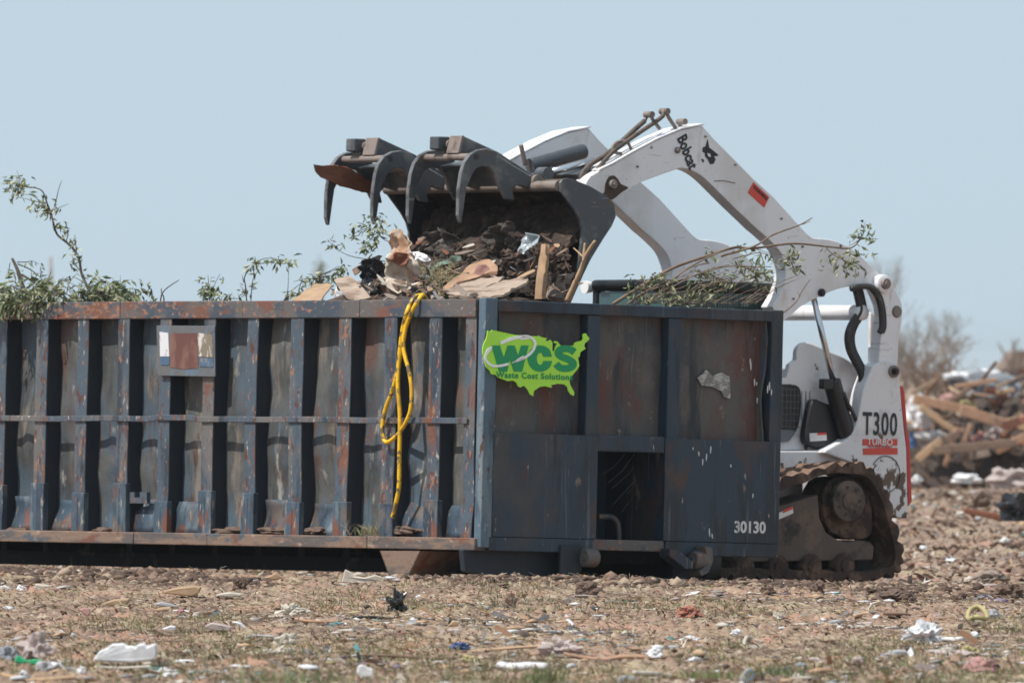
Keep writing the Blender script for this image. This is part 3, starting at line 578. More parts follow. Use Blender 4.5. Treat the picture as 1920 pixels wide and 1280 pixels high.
# body side panel behind cylinder, vent, dark cover
body = [(252, 650), (250, 330), (285, 340), (300, 280), (330, 262)] + sm([(330, 262), (332, 215), (360, 188), (395, 192), (470, 225), (530, 250), (570, 275)]) + [(612, 340), (640, 420), (640, 660), (480, 640), (455, 650)]
body = [(150, 650), (150, 330)] + body[1:]
body = [(150, 650), (150, 340), (285, 340), (300, 280), (328, 262)] + sm([(328, 262), (332, 215), (360, 188), (395, 192), (470, 225), (530, 250), (570, 275)]) + [(612, 340), (640, 420), (640, 650)]
bp = loader_part('body_panel', body, q4, YA+0.14, 0.05, M['whitemud'], bevel=0.01)
bp2 = dup(bp, ld, (0, FAR-0.20, 0))
vent = [(240, 365), (300, 366)] + sm([(325, 370), (345, 392), (346, 470), (335, 545), (305, 598), (290, 612)]) + [(240, 614)]
vb = loader_part('side_vent', vent, q4, YA+0.134, 0.004, M['black'], bp, 0)
m = MB()
for i in range(9):
    x = 250+i*17; m.tube([q4(x, 380, YA+0.130), q4(x-3, 555, YA+0.130)] if x < 330 else [q4(x, 395, YA+0.13), q4(x-3, 520, YA+0.13)], 0.0028, 5)
for i in range(7): m.tube([q4(240, 385+i*27, YA+0.128), q4(340, 388+i*27, YA+0.128)], 0.0028, 5)
m.build('vent_grille', mat('grille_metal', (0.11, 0.11, 0.115), 0.6), bp)
loader_part('vent_lip', [(240, 560), (322, 563), (300, 606), (288, 612), (240, 614)], q4, YA+0.124, 0.004, mat('grey_lip', (0.13, 0.15, 0.17), 0.6), bp, 0)
cov = sm([(400, 432), (388, 470), (370, 560), (368, 605), (385, 628), (440, 638), (500, 612), (530, 560)]) + [(520, 470), (450, 445), (415, 430)]
cv = loader_part('side_cover', cov, q4, YA+0.06, 0.07, M['black'], bevel=0.012)
st = loader_part('sticker', [(384, 576), (456, 572), (458, 606), (386, 611)], q4, YA+0.057, 0.002, M['sticker'], cv, 0)
loader_part('sticker_band', [(418, 574), (456, 572), (457, 582), (418, 584)], q4, YA+0.0545, 0.002, M['redsticker'], st, 0)
# lift cylinder, near and far
def liftcyl(dy):
    a, b, c_, d = q4(400, -8, YA+0.03+dy), q4(484, 348, YA+0.03+dy), q4(478, 350, YA+0.03+dy), q4(545, 590, YA+0.03+dy)
    cy = MB().tube([c_, c_+(d-c_)*0.02, d], [0.055, 0.062, 0.062], 20).build('lift_cylinder', M['black'], ld, smooth=False, auto=40)
    MB().tube([a, b], 0.021, 14).build('rod', M['chrome'], cy, smooth=True)
    k = q4(455, 365, YA+0.0+dy); MB().box(k-Vector((0.045, 0.03, 0.035)), k+Vector((0.04, 0.03, 0.035))).build('port_block', M['black'], cy, bevel=0.01, seg=2)
    m = MB().tube(spline([q4(528, 400, YA+dy-0.02), q4(548, 450, YA+dy-0.03), q4(575, 500, YA+dy-0.02), q4(600, 560, YA+dy)], 5), 0.014, 8); m.build('hydraulic_line', M['hose'], cy, smooth=True)
liftcyl(0); liftcyl(FAR)
# thick hose bundle hanging behind the arm
m = MB()
for k, dx in enumerate((-9, 0, 8)):
    pts = [(585+dx, -60), (602+dx, 10), (606+dx, 55), (572+dx, 110), (556+dx, 160), (562+dx, 215), (585+dx, 265), (612+dx, 318), (618+dx, 372)]
    m.tube(spline([q4(x, y, YA+0.04+0.02*k) for x, y in pts], 5), [0.026]*3+[0.022]*1+[0.024]*100 if False else 0.024, 10)
m.build('hose_bundle', M['hose'], ld, smooth=True)
m = MB()
for k, dx in enumerate((0, 9)):
    m.tube(spline([q8(x+dx, y, YA-0.03+0.02*k) for x, y in ((-10, 232), (30, 222), (70, 226), (102, 262), (118, 320), (122, 390), (112, 420))], 5), 0.020, 10)
m.build('hose_bundle', M['hose'], ld, smooth=True)
loader_part('inner_strap', [(75, 330), (95, 345), (118, 350), (112, 440), (100, 555), (72, 555)], q8, YA+0.20, 0.03, M['white'])
# hydraulic lines and pins on top of the near arm
def line(pts, y, r, mt, nm='hydraulic_line', f=z3): return MB().tube(spline([f(px, py, y) for px, py in pts], 5), r, 8).build(nm, mt, ld, smooth=True)
line([(275, 400), (245, 385), (240, 345), (285, 290), (350, 250), (420, 195), (490, 130), (556, 72)], YA+0.10, 0.018, M['hosebrown'])
line([(285, 405), (300, 350), (340, 290), (400, 225), (480, 165), (560, 110), (620, 70), (650, 45)], YA+0.05, 0.016, M['hosebrown'])
line([(556, 72), (578, 36), (600, 70), (632, 112)], YA+0.10, 0.013, M['worn'])
line([(650, 45), (656, 18), (680, 60), (712, 108)], YA+0.05, 0.013, M['worn'])
line([(440, 235), (398, 225), (402, 192), (430, 174), (470, 178), (492, 222)], YA+0.06, 0.011, M['worn'], 'hose_guard')
line([(330, 330), (430, 270), (540, 200), (640, 150), (720, 108), (745, 80)], YA+0.09, 0.012, M['chrome'])
for (x, y) in ((578, 40), (656, 24), (742, 76)):
    c = z3(x, y, YA+0.07); MB().tube([c-Vector((0, 0.04, 0)), c+Vector((0, 0.04, 0))], 0.022, 10).build('line_fitting', M['worn'], ld, auto=40)
# tilt rods between arms and bucket
for dy in (0.22, 1.0):
    a, b = z2(1660, 305, YA+dy), z2(1400, 375, YA+dy); r_ = MB().tube([a, b], 0.024, 14).build('tilt_rod', M['chrome'], ld, smooth=True)
    c = z2(1380, 378, YA+dy); MB().tube([c-Vector((0, .05, 0)), c+Vector((0, .05, 0))], 0.045, 14).build('rod_eye', M['steel'], ld, auto=40)
a, b = z2(1300, 335, 1.0), z2(1605, 250, 1.0); gc = MB().tube([a, a+(b-a)*0.96, b], [0.052, 0.052, 0.048], 18).build('grapple_cylinder', M['steel'], ld, auto=40)
MB().tube([b, b+(b-a)*0.02], 0.028, 12).build('end_cap', M['worn'], gc)
line([(1250, 215), (1262, 270), (1275, 330)], 1.0, 0.016, M['worn'], 'hydraulic_fitting', z2)
# front carrier plate between the arms
fa = z2(1700, 480, 0.32)
loader_part('carrier_frame', [(1560, 380), (1690, 330), (1760, 470), (1745, 560), (1700, 520), (1600, 430)], z2, YA+0.10, FAR-0.06, M['steel'])
# ---- bucket
BW = 1.97
bpath = [(1478, 424), (1540, 406), (1640, 450), (1738, 507), (1774, 555), (1782, 618), (1758, 672), (1640, 862), (1560, 1030), (1500, 1170)]
pp = [z2(x, y, 0.02) for x, y in bpath]
ins = []
for i, p in enumerate(pp):
    t = (pp[min(i+1, len(pp)-1)]-pp[max(i-1, 0)]).normalized(); ins.append(p+Vector((-t.z, 0, t.x))*(-0.022))
bk = MB().prism(pp+ins[::-1], (0, BW-0.04, 0)).build('bucket', [M['bucketin']], ld)
side = [(1470, 428), (1485, 408), (1510, 402), (1542, 408), (1640, 448), (1740, 506), (1776, 552), (1785, 618), (1762, 672), (1700, 765), (1642, 862), (1600, 950), (1560, 1040), (1500, 1175), (1480, 1150), (1520, 1085), (1545, 1010), (1562, 940), (1578, 850), (1590, 760), (1594, 690), (1580, 635), (1548, 578), (1505, 520), (1475, 478)]
s1 = loader_part('side_plate', side, z2, 0.0, 0.022, M['steel'], bk, 0.003)
dup(s1, bk, (0, BW-0.022, 0))
a = z2(1475, 446, 0.0); MB().tube([a+Vector((0, 0.02, 0)), a+Vector((0, BW, 0))], 0.036, 18).build('top_bar', M['worn'], bk, auto=40)
a = z2(1495, 1165, 0.02); MB().box(a+Vector((-0.05, 0, -0.02)), a+Vector((0.06, BW-0.04, 0.004))).build('cutting_edge', M['worn'], bk)
# ---- grapple
gp = MB()
tine = [(917, 658), (908, 650), (897, 610), (900, 470), (914, 370), (932, 312), (965, 266), (1010, 242), (1060, 235), (1115, 250), (1145, 285), (1200, 325), (1320, 395), (1338, 440), (1290, 460), (1232, 440), (1205, 470), (1218, 530), (1165, 520), (1125, 440), (1105, 380), (1075, 343), (1035, 335), (1000, 350), (978, 385), (948, 450), (936, 530), (924, 620), (920, 652)]
Y4 = [0.30, 0.865, 1.27, 1.80]
axg = z2(1475, 446, 0)
mid = [(790, 168), (930, 165), (1130, 258), (1345, 400), (1345, 452), (1230, 445), (1080, 350), (930, 262), (905, 255), (850, 250), (790, 235)]
def unit(y0, y1, first=None):
    ym = (y0+y1)/2
    body = MB(); arm_ = [(930, 165), (1130, 258), (1345, 400), (1345, 452), (1230, 448), (1100, 372), (1010, 300), (905, 262)]
    body.prism([z2(x, y, 0.48) + Vector((0, ym-0.10-0.48, 0)) for x, y in arm_], (0, 0.13, 0))
    g = body.build('grapple_arm', M['steel'], ld, bevel=0.006)
    MB().prism([z2(x, y, 0.478)+Vector((-0.004, ym-0.103-0.478, 0)) for x, y in ((922, 163), (936, 163), (915, 262), (899, 262))], (0, 0.136, 0)).build('mount_plate', M['worn'], g, bevel=0.003)
    lug = [(782, 168), (846, 170), (860, 195), (862, 240), (840, 292), (818, 290), (812, 245), (780, 240)]
    MB().prism([z2(x, y, 0.66)+Vector((0, ym-0.66+0.07, 0)) for x, y in lug], (0, 0.10, 0)).build('lug', M['steel'], g, bevel=0.006)
    c = z2(862, 212, 0.62)+Vector((0, ym-0.62+0.05, 0)); MB().tube([c, c+Vector((0, 0.16, 0))], 0.03, 14).build('lug_pin', M['worn'], g, auto=40)
    a = z2(1000, 282, 0.30)+Vector((0, y0-0.3, 0)); MB().tube([a, a+Vector((0, y1-y0, 0))], 0.024, 14).build('tie_tube', M['worn'], g, auto=40)
    # gusset under the tie tube
    MB().prism([z2(x, y, 0.5)+Vector((0, y0+0.03-0.5, 0)) for x, y in ((960, 330), (1075, 300), (1160, 420), (1140, 450), (1090, 360), (1000, 350))], (0, y1-y0-0.06, 0)).build('gusset', M['steel'], g, bevel=0.004)
    for yy in (y0, y1):
        off = Vector((0, yy-0.30, 0)); m = MB(); pts = [z2(x, y, 0.30)+off for x, y in tine]
        m.prism(pts, (0, 0.034, 0)); m.m = [0, 0]+[1]*(len(m.f)-2); m.build('tine', [M['steel'], M['edge']], g, bevel=0.007)
    c = z2(1335, 420, 0.3)+Vector((0, y0-0.3, 0))
    for yy in (y0-0.03, y0+0.05, y1-0.03, y1+0.05):
        c2 = Vector((c.x, yy, c.z)); MB().tube([c2, c2+Vector((0, 0.03, 0))], 0.045, 16).build('hinge_collar', M['worn'], g, auto=40)
unit(Y4[0], Y4[1]); unit(Y4[2], Y4[3])
# ---- cab
xr = ony(LM, 1455, 560, 0.50).x; zt = ony(LM, 1330, 526, 0.5).z; zg = 0.95
c0, c1, y0, y1 = xr-0.90, xr, 0.50, 1.38
cab = MB().box((c0-0.02, y0-0.01, zt-0.075), (c1+0.005, y1+0.01, zt)).build('cab_roof', M['roof'], ld, bevel=0.035, seg=4)
m = MB()
for (x, y) in ((c0, y0), (c1-0.08, y0), (c0, y1-0.06), (c1-0.08, y1-0.06)): m.box((x, y, zg), (x+0.08, y+0.06, zt-0.07))
m.box((c0, y0, zg-0.4), (c1, y0+0.06, zg+0.10)); m.box((c0, y1-0.06, zg-0.4), (c1, y1, zg+0.10))
m.build('cab_frame', M['black'], cab, bevel=0.01)
MB().box((c0+0.08, y0+0.025, zg+0.10), (c1-0.08, y0+0.032, zt-0.08)).build('side_window', M['glass'], cab)
MB().box((c1-0.05, y0+0.06, zg+0.1), (c1-0.045, y1-0.06, zt-0.08)).build('rear_window', M['glass'], cab)
MB().box((c0+0.08, y1-0.032, zg+0.10), (c1-0.08, y1-0.025, zt-0.08)).build('side_window', M['glass'], cab)
m = MB()
for i in range(17): x = c0+0.09+i*0.045; m.box((x, y0+0.006, zg+0.1), (x+0.004, y0+0.012, zt-0.08))
for i in range(10): z = zt-0.12-i*0.05; m.box((c0+0.08, y0+0.002, z), (c1-0.08, y0+0.0055, z+0.004))
m.build('window_screen', M['black'], cab)
m = MB().box((c0+0.01, y0+0.07, zg+0.05), (c0+0.02, y1-0.07, zt-0.08)); m.build('front_window', M['glass'], cab)
c = Vector((c0-0.05, y1+0.02, zt-0.05)); MB().tube([c, c+Vector((0.06, 0, 0))], [0.045, 0.035], 16).build('work_light', M['purewhite'], cab, auto=40)
# body core
MB().box((0.25, 0.50, 0.28), (1.75, 1.46, 0.98)).build('hull', M['white'], ld, bevel=0.02)
# fender sheet above the track
loader_part('fender', [(200, 652), (470, 652), (520, 668), (540, 690), (500, 700), (440, 700), (200, 740)], q4, 0.36, 0.14, M['whitemud'])
# ---- tracks
outer = sm([(250, 778), (330, 744), (420, 722), (520, 699), (600, 699), (660, 728), (710, 800), (742, 880), (772, 1000), (792, 1100), (778, 1160), (740, 1195)], 4) + [(640, 1207), (400, 1216), (250, 1217)]
op = [ony(LM, 1350+x/2.2857, 560+y/2.2857, 0.0) for x, y in outer]
zb = 0.004
fr = Vector((0.30, 0, 0.235)); nose = [fr+Vector((-0.22*math.sin(a), 0, -0.22*math.cos(a))) for a in np.linspace(0.0, math.pi*0.93, 10)]
op = [Vector((p.x, 0, max(p.z, zb))) for p in op]; op[-1].z = zb; op[-2].z = zb; op[-3].z = zb
loop = op[:-1]+[Vector((0.9, 0, zb))]+nose+[Vector((op[0].x*0.5+0.12, 0, op[0].z*0.5+0.24))]
def resample(lp, step):
    out = []; n = len(lp)
    for i in range(n):
        a, b = lp[i], lp[(i+1) % n]; k = max(1, int((b-a).length/step))
        for j in range(k): out.append(a+(b-a)*j/k)
    return out
lp = resample(loop, 0.035)
def track(y0):
    wd = 0.42; n = len(lp); vs = []; cen = sum(lp, Vector())/n; m = MB(); ny_ = 9
    prof = []
    for i, p in enumerate(lp):
        t = (lp[(i+1) % n]-lp[i-1]).normalized(); nr = Vector((-t.z, 0, t.x))
        if nr.dot(p-cen) < 0: nr = -nr
        prof.append((p, nr))
    for i, (p, nr) in enumerate(prof):
        lug = 0.0 if (i % 3) else -0.028
        for j in range(ny_):
            yy = y0+wd*j/(ny_-1); q = 0.030*noise.noise(Vector((p.x*9, yy*9, p.z*9)))+0.018*noise.noise(Vector((p.x*31, yy*31, p.z*31)))
            g = p+nr*(lug+q-0.004); vs.append((g.x, yy+0.008*noise.noise(p*14), max(g.z, -0.02)))
        for j in range(ny_):
            yy = y0+wd*(ny_-1-j)/(ny_-1); g = p-nr*(0.075+0.02*noise.noise(Vector((p.x*7, yy*8, p.z*7+3)))); vs.append((g.x, yy, g.z))
    k = 2*ny_
    fs = [(i*k+j, i*k+(j+1) % k, ((i+1) % n)*k+(j+1) % k, ((i+1) % n)*k+j) for i in range(n) for j in range(k)]
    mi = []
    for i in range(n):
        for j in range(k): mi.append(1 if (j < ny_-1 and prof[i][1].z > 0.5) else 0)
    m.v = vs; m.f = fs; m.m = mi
    tr = m.build('rubber_track', [M['mud'], M['mudpale']], ld, smooth=False)
    bm = bmesh.new(); bm.from_mesh(tr.data); bmesh.ops.recalc_face_normals(bm, faces=bm.faces); bm.to_mesh(tr.data); bm.free()
    return tr
for y0_ in (0.0, 1.56):
    tr = track(y0_); o_ = y0_
    def TP(nm, pts, y, t_, mt, bev=0.01):
        return MB().prism([q4(a, b, y)+Vector((0, o_, 0)) for a, b in pts], (0, t_, 0)).build(nm, mt, tr, bevel=bev, seg=2)
    TP('track_frame', [(60, 1128), (60, 1000), (200, 905), (420, 838), (428, 940), (455, 1000), (500, 1030), (545, 1042), (600, 1035), (645, 1040), (662, 1062), (655, 1118)], 0.05, 0.30, M['frame'])
    TP('drive_housing', sm([(440, 840), (470, 780), (530, 760), (590, 775), (640, 850), (655, 950), (640, 1020), (560, 1030), (480, 1000), (445, 930), (440, 840)], 2), 0.10, 0.24, M['mud'])
    c = q4(545, 865, 0.03)+Vector((0, o_, 0)); sp = wheel_part('sprocket', c, (0, 1, 0), 0.137, 0.05, M['frame'], tr, 0.45)
    for k in range(7):
        a = k*2*math.pi/7; cc2 = c+Vector((0.092*math.cos(a), -0.026, 0.092*math.sin(a))); MB().tube([cc2-Vector((0, .006, 0)), cc2+Vector((0, .01, 0))], 0.013, 6).build('bolt', M['muddk'], sp)
    TP('gap_shade_plate', [(60, 1165), (60, 1110), (640, 1110), (655, 1165)], 0.16, 0.05, M['under'])  # added dark plate, stands in for the shade behind the road wheels
    for xz in ((90, 1152), (235, 1150), (378, 1146), (520, 1143)):
        c = q4(xz[0], xz[1], 0.06)+Vector((0, o_, 0)); wheel_part('road_wheel', c, (0, 1, 0), 0.085, 0.10, M['mud'], tr, 0.5)
    wheel_part('idler', (0.30, o_+0.2, 0.235), (0, 1, 0), 0.15, 0.2, M['frame'], tr)
    if o_ == 0:
        stk = TP('sticker', [(205, 940), (312, 888), (314, 918), (205, 965)], 0.046, 0.002, M['sticker'], 0)
        MB().prism([q4(a, b, 0.042) for a, b in ((270, 906), (312, 888), (312, 900), (270, 918))], (0, 0.002, 0)).build('sticker_band', M['redsticker'], stk)
# mud clods thrown on the fender
#SPLIT2
# ================================================================ LOOSE THINGS
def single(o, label, cat, group=None): return prop(o, label, cat, group)
def rebase(o):                                    # move the object's origin to the base of its mesh
    me = o.data; n = len(me.vertices); a = np.empty(n*3, np.float32); me.vertices.foreach_get('co', a); a = a.reshape(-1, 3)
    c = np.array([a[:, 0].mean(), a[:, 1].mean(), a[:, 2].min()]); a -= c; me.vertices.foreach_set('co', a.ravel()); me.update()
    o.location = Vector(o.location)+Vector(c.tolist()); return o
def crumple(name, c, size, mt, seed, amp=0.35, sub=4, rot=0.0, smooth=False, freq=1.6):
    bm = bmesh.new(); bmesh.ops.create_icosphere(bm, subdivisions=sub, radius=1.0)
    for v in bm.verts:
        d = v.co.normalized(); k = 1+amp*noise.noise(d*min(freq, 2.0)+Vector((seed*3.1, seed, 0)))*1.3-amp*0.75*abs(noise.noise(d*freq*1.7+Vector((0, seed*2.7, seed))))+amp*0.22*noise.noise(d*freq*5.1+Vector((0, seed*2.7, seed)))
        v.co = Vector((d.x*k*size[0], d.y*k*size[1], max(d.z*k, -0.55)*size[2]))
    me = bpy.data.meshes.new(name); bm.to_mesh(me); bm.free(); me.materials.append(mt)
    if smooth: me.polygons.foreach_set('use_smooth', [True]*len(me.polygons))
    o = bpy.data.objects.new(name, me); col.objects.link(o); o.location = Vector(c)+Vector((0, 0, 0.5*size[2])); o.rotation_euler = (0, 0, rot)
    return o
def sheet(name, pts, th, mt, seed=1, amp=0.02, cuts=2, freq=7.0, nrm=None, parent=None):
    pts = [Vector(p) for p in pts]; nn = Vector((0, 0, 0))
    for i in range(len(pts)): nn += pts[i].cross(pts[(i+1) % len(pts)])
    nn.normalize(); bm = bmesh.new(); f = bm.faces.new([bm.verts.new(p) for p in pts])
    bmesh.ops.triangulate(bm, faces=[f])
    for _ in range(cuts): bmesh.ops.subdivide_edges(bm, edges=bm.edges[:], cuts=1, use_grid_fill=True); bmesh.ops.triangulate(bm, faces=bm.faces[:])
    for v in bm.verts:
        v.co += nn*(amp*noise.noise(v.co*freq+Vector((seed, seed*2.3, 0)))*1.5+amp*0.5*noise.noise(v.co*freq*2.7+Vector((seed*5, 0, seed))))
    me = bpy.data.meshes.new(name); bm.to_mesh(me); bm.free(); me.materials.append(mt)
    o = bpy.data.objects.new(name, me); col.objects.link(o); s = o.modifiers.new('solid', 'SOLIDIFY'); s.thickness = th; s.offset = 0
    if parent: o.parent = parent
    else: rebase(o)
    return o
def stick(name, path, r, mt, n=6, taper=True, parent=None):
    path = [Vector(p) for p in path]; sp = spline(path, 4); k = len(sp)
    rr = [r*(1-0.6*i/k)*(1+0.15*noise.noise(Vector((i*0.9, r*99, 0)))) if taper else r for i in range(k)]
    o = MB().tube(sp, rr, n).build(name, mt, parent, smooth=True)
    return o if parent else rebase(o)
def cm(name, c): return mat(name, c, 0.75, var=0.35, vs=9, bump=0.003, bscale=20)
K_ = {}
for nm, c in dict(whitepl=(0.72, 0.72, 0.74), greypl=(0.36, 0.36, 0.38), pale=(0.55, 0.50, 0.43), tan=(0.46, 0.31, 0.19), card=(0.42, 0.28, 0.17), peach=(0.42, 0.25, 0.16), brownwood=(0.22, 0.145, 0.105), greywood=(0.27, 0.215, 0.18), rustwood=(0.23, 0.085, 0.045),
                  pink=(0.40, 0.22, 0.20), pinkpale=(0.46, 0.38, 0.36), green=(0.02, 0.36, 0.16), teal=(0.10, 0.26, 0.28), blue=(0.06, 0.12, 0.28), purple=(0.24, 0.19, 0.27), yellow=(0.42, 0.36, 0.17), blackpl=(0.02, 0.022, 0.026), slate=(0.26, 0.28, 0.31), sage=(0.22, 0.30, 0.25), clod=(0.13, 0.082, 0.06), wood=(0.50, 0.33, 0.20), red=(0.4, 0.05, 0.04), brick=(0.36, 0.15, 0.10)).items(): K_[nm] = cm('scrap_'+nm, c)
K_['blackpl'].node_tree.nodes['Principled BSDF'].inputs['Roughness'].default_value = 0.25
K_['stained'] = mat('stained_sheet', (0.52, 0.45, 0.38), 0.8, layers=[((0.33, 0.19, 0.11), (5, 5, 4), 0.53, 0.62, 9), ((0.25, 0.21, 0.18), (9, 9, 9), 0.60, 0.68, 9)], bump=0.004, bscale=14)
K_['plank'] = mat('splintered_plank', (0.34, 0.26, 0.205), 0.85, layers=[((0.17, 0.12, 0.09), (3, 3, 30), 0.5, 0.6), ((0.40, 0.33, 0.27), (6, 6, 40), 0.58, 0.66)], bump=0.006, bscale=20)
K_['cloth'] = mat('muddy_cloth', (0.065, 0.052, 0.045), 0.9, layers=[((0.13, 0.115, 0.10), (9, 9, 9), 0.55, 0.66, 9)], bump=0.01, bscale=20)
K_['foil'] = mat('crumpled_foil', (0.42, 0.47, 0.50), 0.3, 0.3, var=0.3)
# ---- leaves and branches
def leafset(m, c, n, rad, rnd, size=0.055, hang=0.35):
    for _ in range(n):
        g3 = [max(-1.7, min(1.7, rnd.gauss(0, 1))) for _ in range(3)]; p = Vector(c)+Vector((g3[0]*rad[0], g3[1]*rad[1], g3[2]*rad[2]))*0.5
        d = Vector((rnd.uniform(-1, 1), rnd.uniform(-1, 1), rnd.uniform(-1, 0.7)-hang)).normalized(); b = d.orthogonal().normalized()
        b = (Matrix.Rotation(rnd.uniform(0, 6.28), 3, d) @ b); l = size*rnd.uniform(0.6, 1.3); w_ = l*rnd.uniform(0.13, 0.2); k = d.cross(b)*l*0.12
        m.add([p, p+d*l*0.45+b*w_+k, p+d*l, p+d*l*0.45-b*w_+k, p+d*l*0.45], [(0, 1, 4), (4, 1, 2), (0, 4, 3), (4, 2, 3)], 0 if rnd.random() < 0.6 else 1)
def leafy(name, label, paths, clusters, seed, bark='bark', cat='branch', group=None, size=0.055, twigs=10):
    rnd = random.Random(seed); base = paths[0][0][0]
    o = empty(name, Matrix.Translation(base), label, cat, group); st = MB(); lf = MB(); bb = Vector(base)
    allp = []
    for pts, r in paths:
        sp = spline([Vector(p)-bb+Vector((0, rnd.uniform(-.04, .04), 0)) if i else Vector(p)-bb for i, p in enumerate(pts)], 5)
        k = len(sp); st.tube(sp, [r*(1-0.65*i/k) for i in range(k)], 6); allp += sp
    for c, n, rad in clusters:
        c = Vector(c)-bb; leafset(lf, c, n, rad, rnd, size)
        near = min(allp, key=lambda q: (q-c).length)
        for _ in range(max(2, n//twigs)):
            e = c+Vector((rnd.gauss(0, 1)*rad[0], rnd.gauss(0, 1)*rad[1], rnd.gauss(0, 1)*rad[2]))*0.55; q = near+(c-near)*rnd.uniform(0, 0.5)
            mid_ = (q+e)/2+Vector((rnd.uniform(-1, 1), rnd.uniform(-1, 1), rnd.uniform(-1, 1)))*0.15*(e-q).length
            st.tube([q, mid_, e], [0.004, 0.003, 0.0015], 4)
    st.build('stem', M[bark], o, smooth=True)
    if lf.v: lf.build('leaves', [M['leaf'], M['leafpale']], o)
    return o
def X1(c): return lambda x, y: CM @ onx(CM, x/4, 320+y/4, c)
def R_(x, y, c): return CM @ onx(CM, x, y, c)
f = X1(0.55); W_l = lambda r: (r, r*0.8, r)
leafy('willow_branch', 'tall thin willow branch arching up and left from the left end of the dumpster', [
    ([f(710, 985), f(660, 880), f(612, 770), f(592, 660), f(545, 580), f(490, 530), f(432, 480), f(405, 410), f(385, 330), f(352, 240), f(322, 160), f(270, 130), f(195, 122)], 0.011),
    ([f(408, 265), f(425, 200), f(440, 140), f(462, 75)], 0.004), ([f(378, 300), f(440, 280), f(515, 248)], 0.003), ([f(345, 240), f(260, 230), f(190, 210), f(130, 198)], 0.0035),
    ([f(495, 535), f(510, 460), f(490, 380)], 0.004), ([f(575, 620), f(565, 540), f(562, 480)], 0.004), ([f(660, 860), f(600, 820), f(540, 790)], 0.004), ([f(610, 760), f(560, 700), f(540, 630)], 0.004),
    ([f(700, 960), f(640, 900), f(580, 875)], 0.004), ([f(500, 920), f(520, 840), f(575, 770)], 0.0035)],
    [(f(140, 120), 60, (0.10, 0.08, 0.09)), (f(110, 100), 26, (0.07, 0.06, 0.07)), (f(290, 260), 34, (0.08, 0.06, 0.09)), (f(340, 300), 20, (0.07, 0.06, 0.04)), (f(410, 275), 6, (0.05, 0.05, 0.04)), (f(440, 420), 14, (0.08, 0.05, 0.05)), (f(475, 430), 8, (0.04, 0.04, 0.05)),
     (f(550, 520), 10, (0.03, 0.05, 0.09)), (f(548, 690), 16, (0.05, 0.05, 0.10)), (f(600, 655), 6, (0.04, 0.04, 0.03)), (f(690, 810), 24, (0.09, 0.08, 0.09)), (f(740, 870), 44, (0.11, 0.08, 0.07))], 3)
leafy('sawn_branch', 'short dark sawn-off branch stub standing in the leaves at the far left', [
    ([f(215, 985), f(170, 870), f(135, 750), f(92, 660)], 0.022), ([f(130, 685), f(200, 685), f(245, 678), f(295, 700)], 0.004), ([f(135, 700), f(225, 740), f(290, 790), f(320, 820)], 0.005), ([f(165, 780), f(230, 820), f(300, 870), f(400, 930), f(520, 960), f(640, 985)], 0.009),
    ([f(60, 760), f(110, 770), f(170, 790)], 0.004), ([f(230, 860), f(235, 780), f(228, 730)], 0.003), ([f(75, 690), f(62, 760), f(40, 810)], 0.003), ([f(300, 870), f(380, 840), f(450, 900), f(560, 960)], 0.004)],
    [(f(300, 780), 9, (0.03, 0.03, 0.10)), (f(345, 800), 5, (0.03, 0.03, 0.06)), (f(230, 850), 14, (0.09, 0.06, 0.08)), (f(250, 690), 4, (0.06, 0.03, 0.02))], 4)
g_ = X1(-0.02)
for nm, lb, cl, sd_ in (('leafy_bough', 'dense leafy bough spilling over the rim at the left edge', [(g_(60, 900), 95, (0.26, 0.15, 0.15)), (g_(20, 960), 100, (0.22, 0.12, 0.12)), (g_(150, 970), 70, (0.16, 0.12, 0.10)), (g_(110, 1000), 60, (0.16, 0.05, 0.10)), (g_(20, 1010), 60, (0.1, 0.05, 0.10))], 5),
                        ('leafy_bough', 'leafy bough with pale leaves hanging over the rim below the sawn branch stub', [(g_(310, 930), 90, (0.22, 0.12, 0.12)), (g_(275, 1000), 80, (0.10, 0.05, 0.12)), (g_(400, 930), 60, (0.16, 0.1, 0.10)), (g_(340, 870), 24, (0.12, 0.1, 0.07))], 6),
                        ('leafy_bough', 'low mound of leaves at the foot of the arching willow branch', [(f(880, 930), 115, (0.27, 0.16, 0.13)), (f(760, 950), 120, (0.24, 0.15, 0.08)), (f(950, 960), 80, (0.12, 0.1, 0.07)), (f(650, 970), 60, (0.2, 0.15, 0.05)), (f(880, 870), 40, (0.08, 0.06, 0.05))], 7)):
    c0_ = cl[0][0]; leafy(nm, lb, [([c0_+Vector((0.2, 0.1, -0.22)), c0_+Vector((0.05, 0, -0.08)), c0_+Vector((-0.2, 0, 0.06))], 0.010), ([c0_+Vector((0.3, 0.1, -0.2)), c0_+Vector((0.3, 0, 0.0)), c0_+Vector((0.42, 0, 0.10))], 0.006)], cl, sd_, group='leafy boughs heaped in the dumpster', size=0.072)
rnd = random.Random(67); extra = []
for _ in range(44):
    x, y = rnd.uniform(-20, 960), rnd.uniform(940, 990); dx = rnd.gauss(0, 90); hgt_ = rnd.uniform(30, 130)*(1 if x < 760 else 0.6)
    extra.append(([f(x, y), f(x+dx*0.4, y-hgt_*0.6), f(x+dx, y-hgt_)], rnd.uniform(0.002, 0.0045)))
leafy('twig_tangle', 'thin bare twigs poking out of the leaves at the left end', extra, [], 26, bark='bark', cat='twigs')
leafy('green_sprig', 'small green sprig poking above the rim right of the placard', [([f(1570, 1010), f(1575, 920), f(1565, 850), f(1560, 785)], 0.004), ([f(1570, 1000), f(1530, 940), f(1480, 905)], 0.003)], [(f(1590, 910), 80, (0.09, 0.07, 0.12)), (f(1550, 880), 24, (0.05, 0.05, 0.05))], 8, cat='sprig')
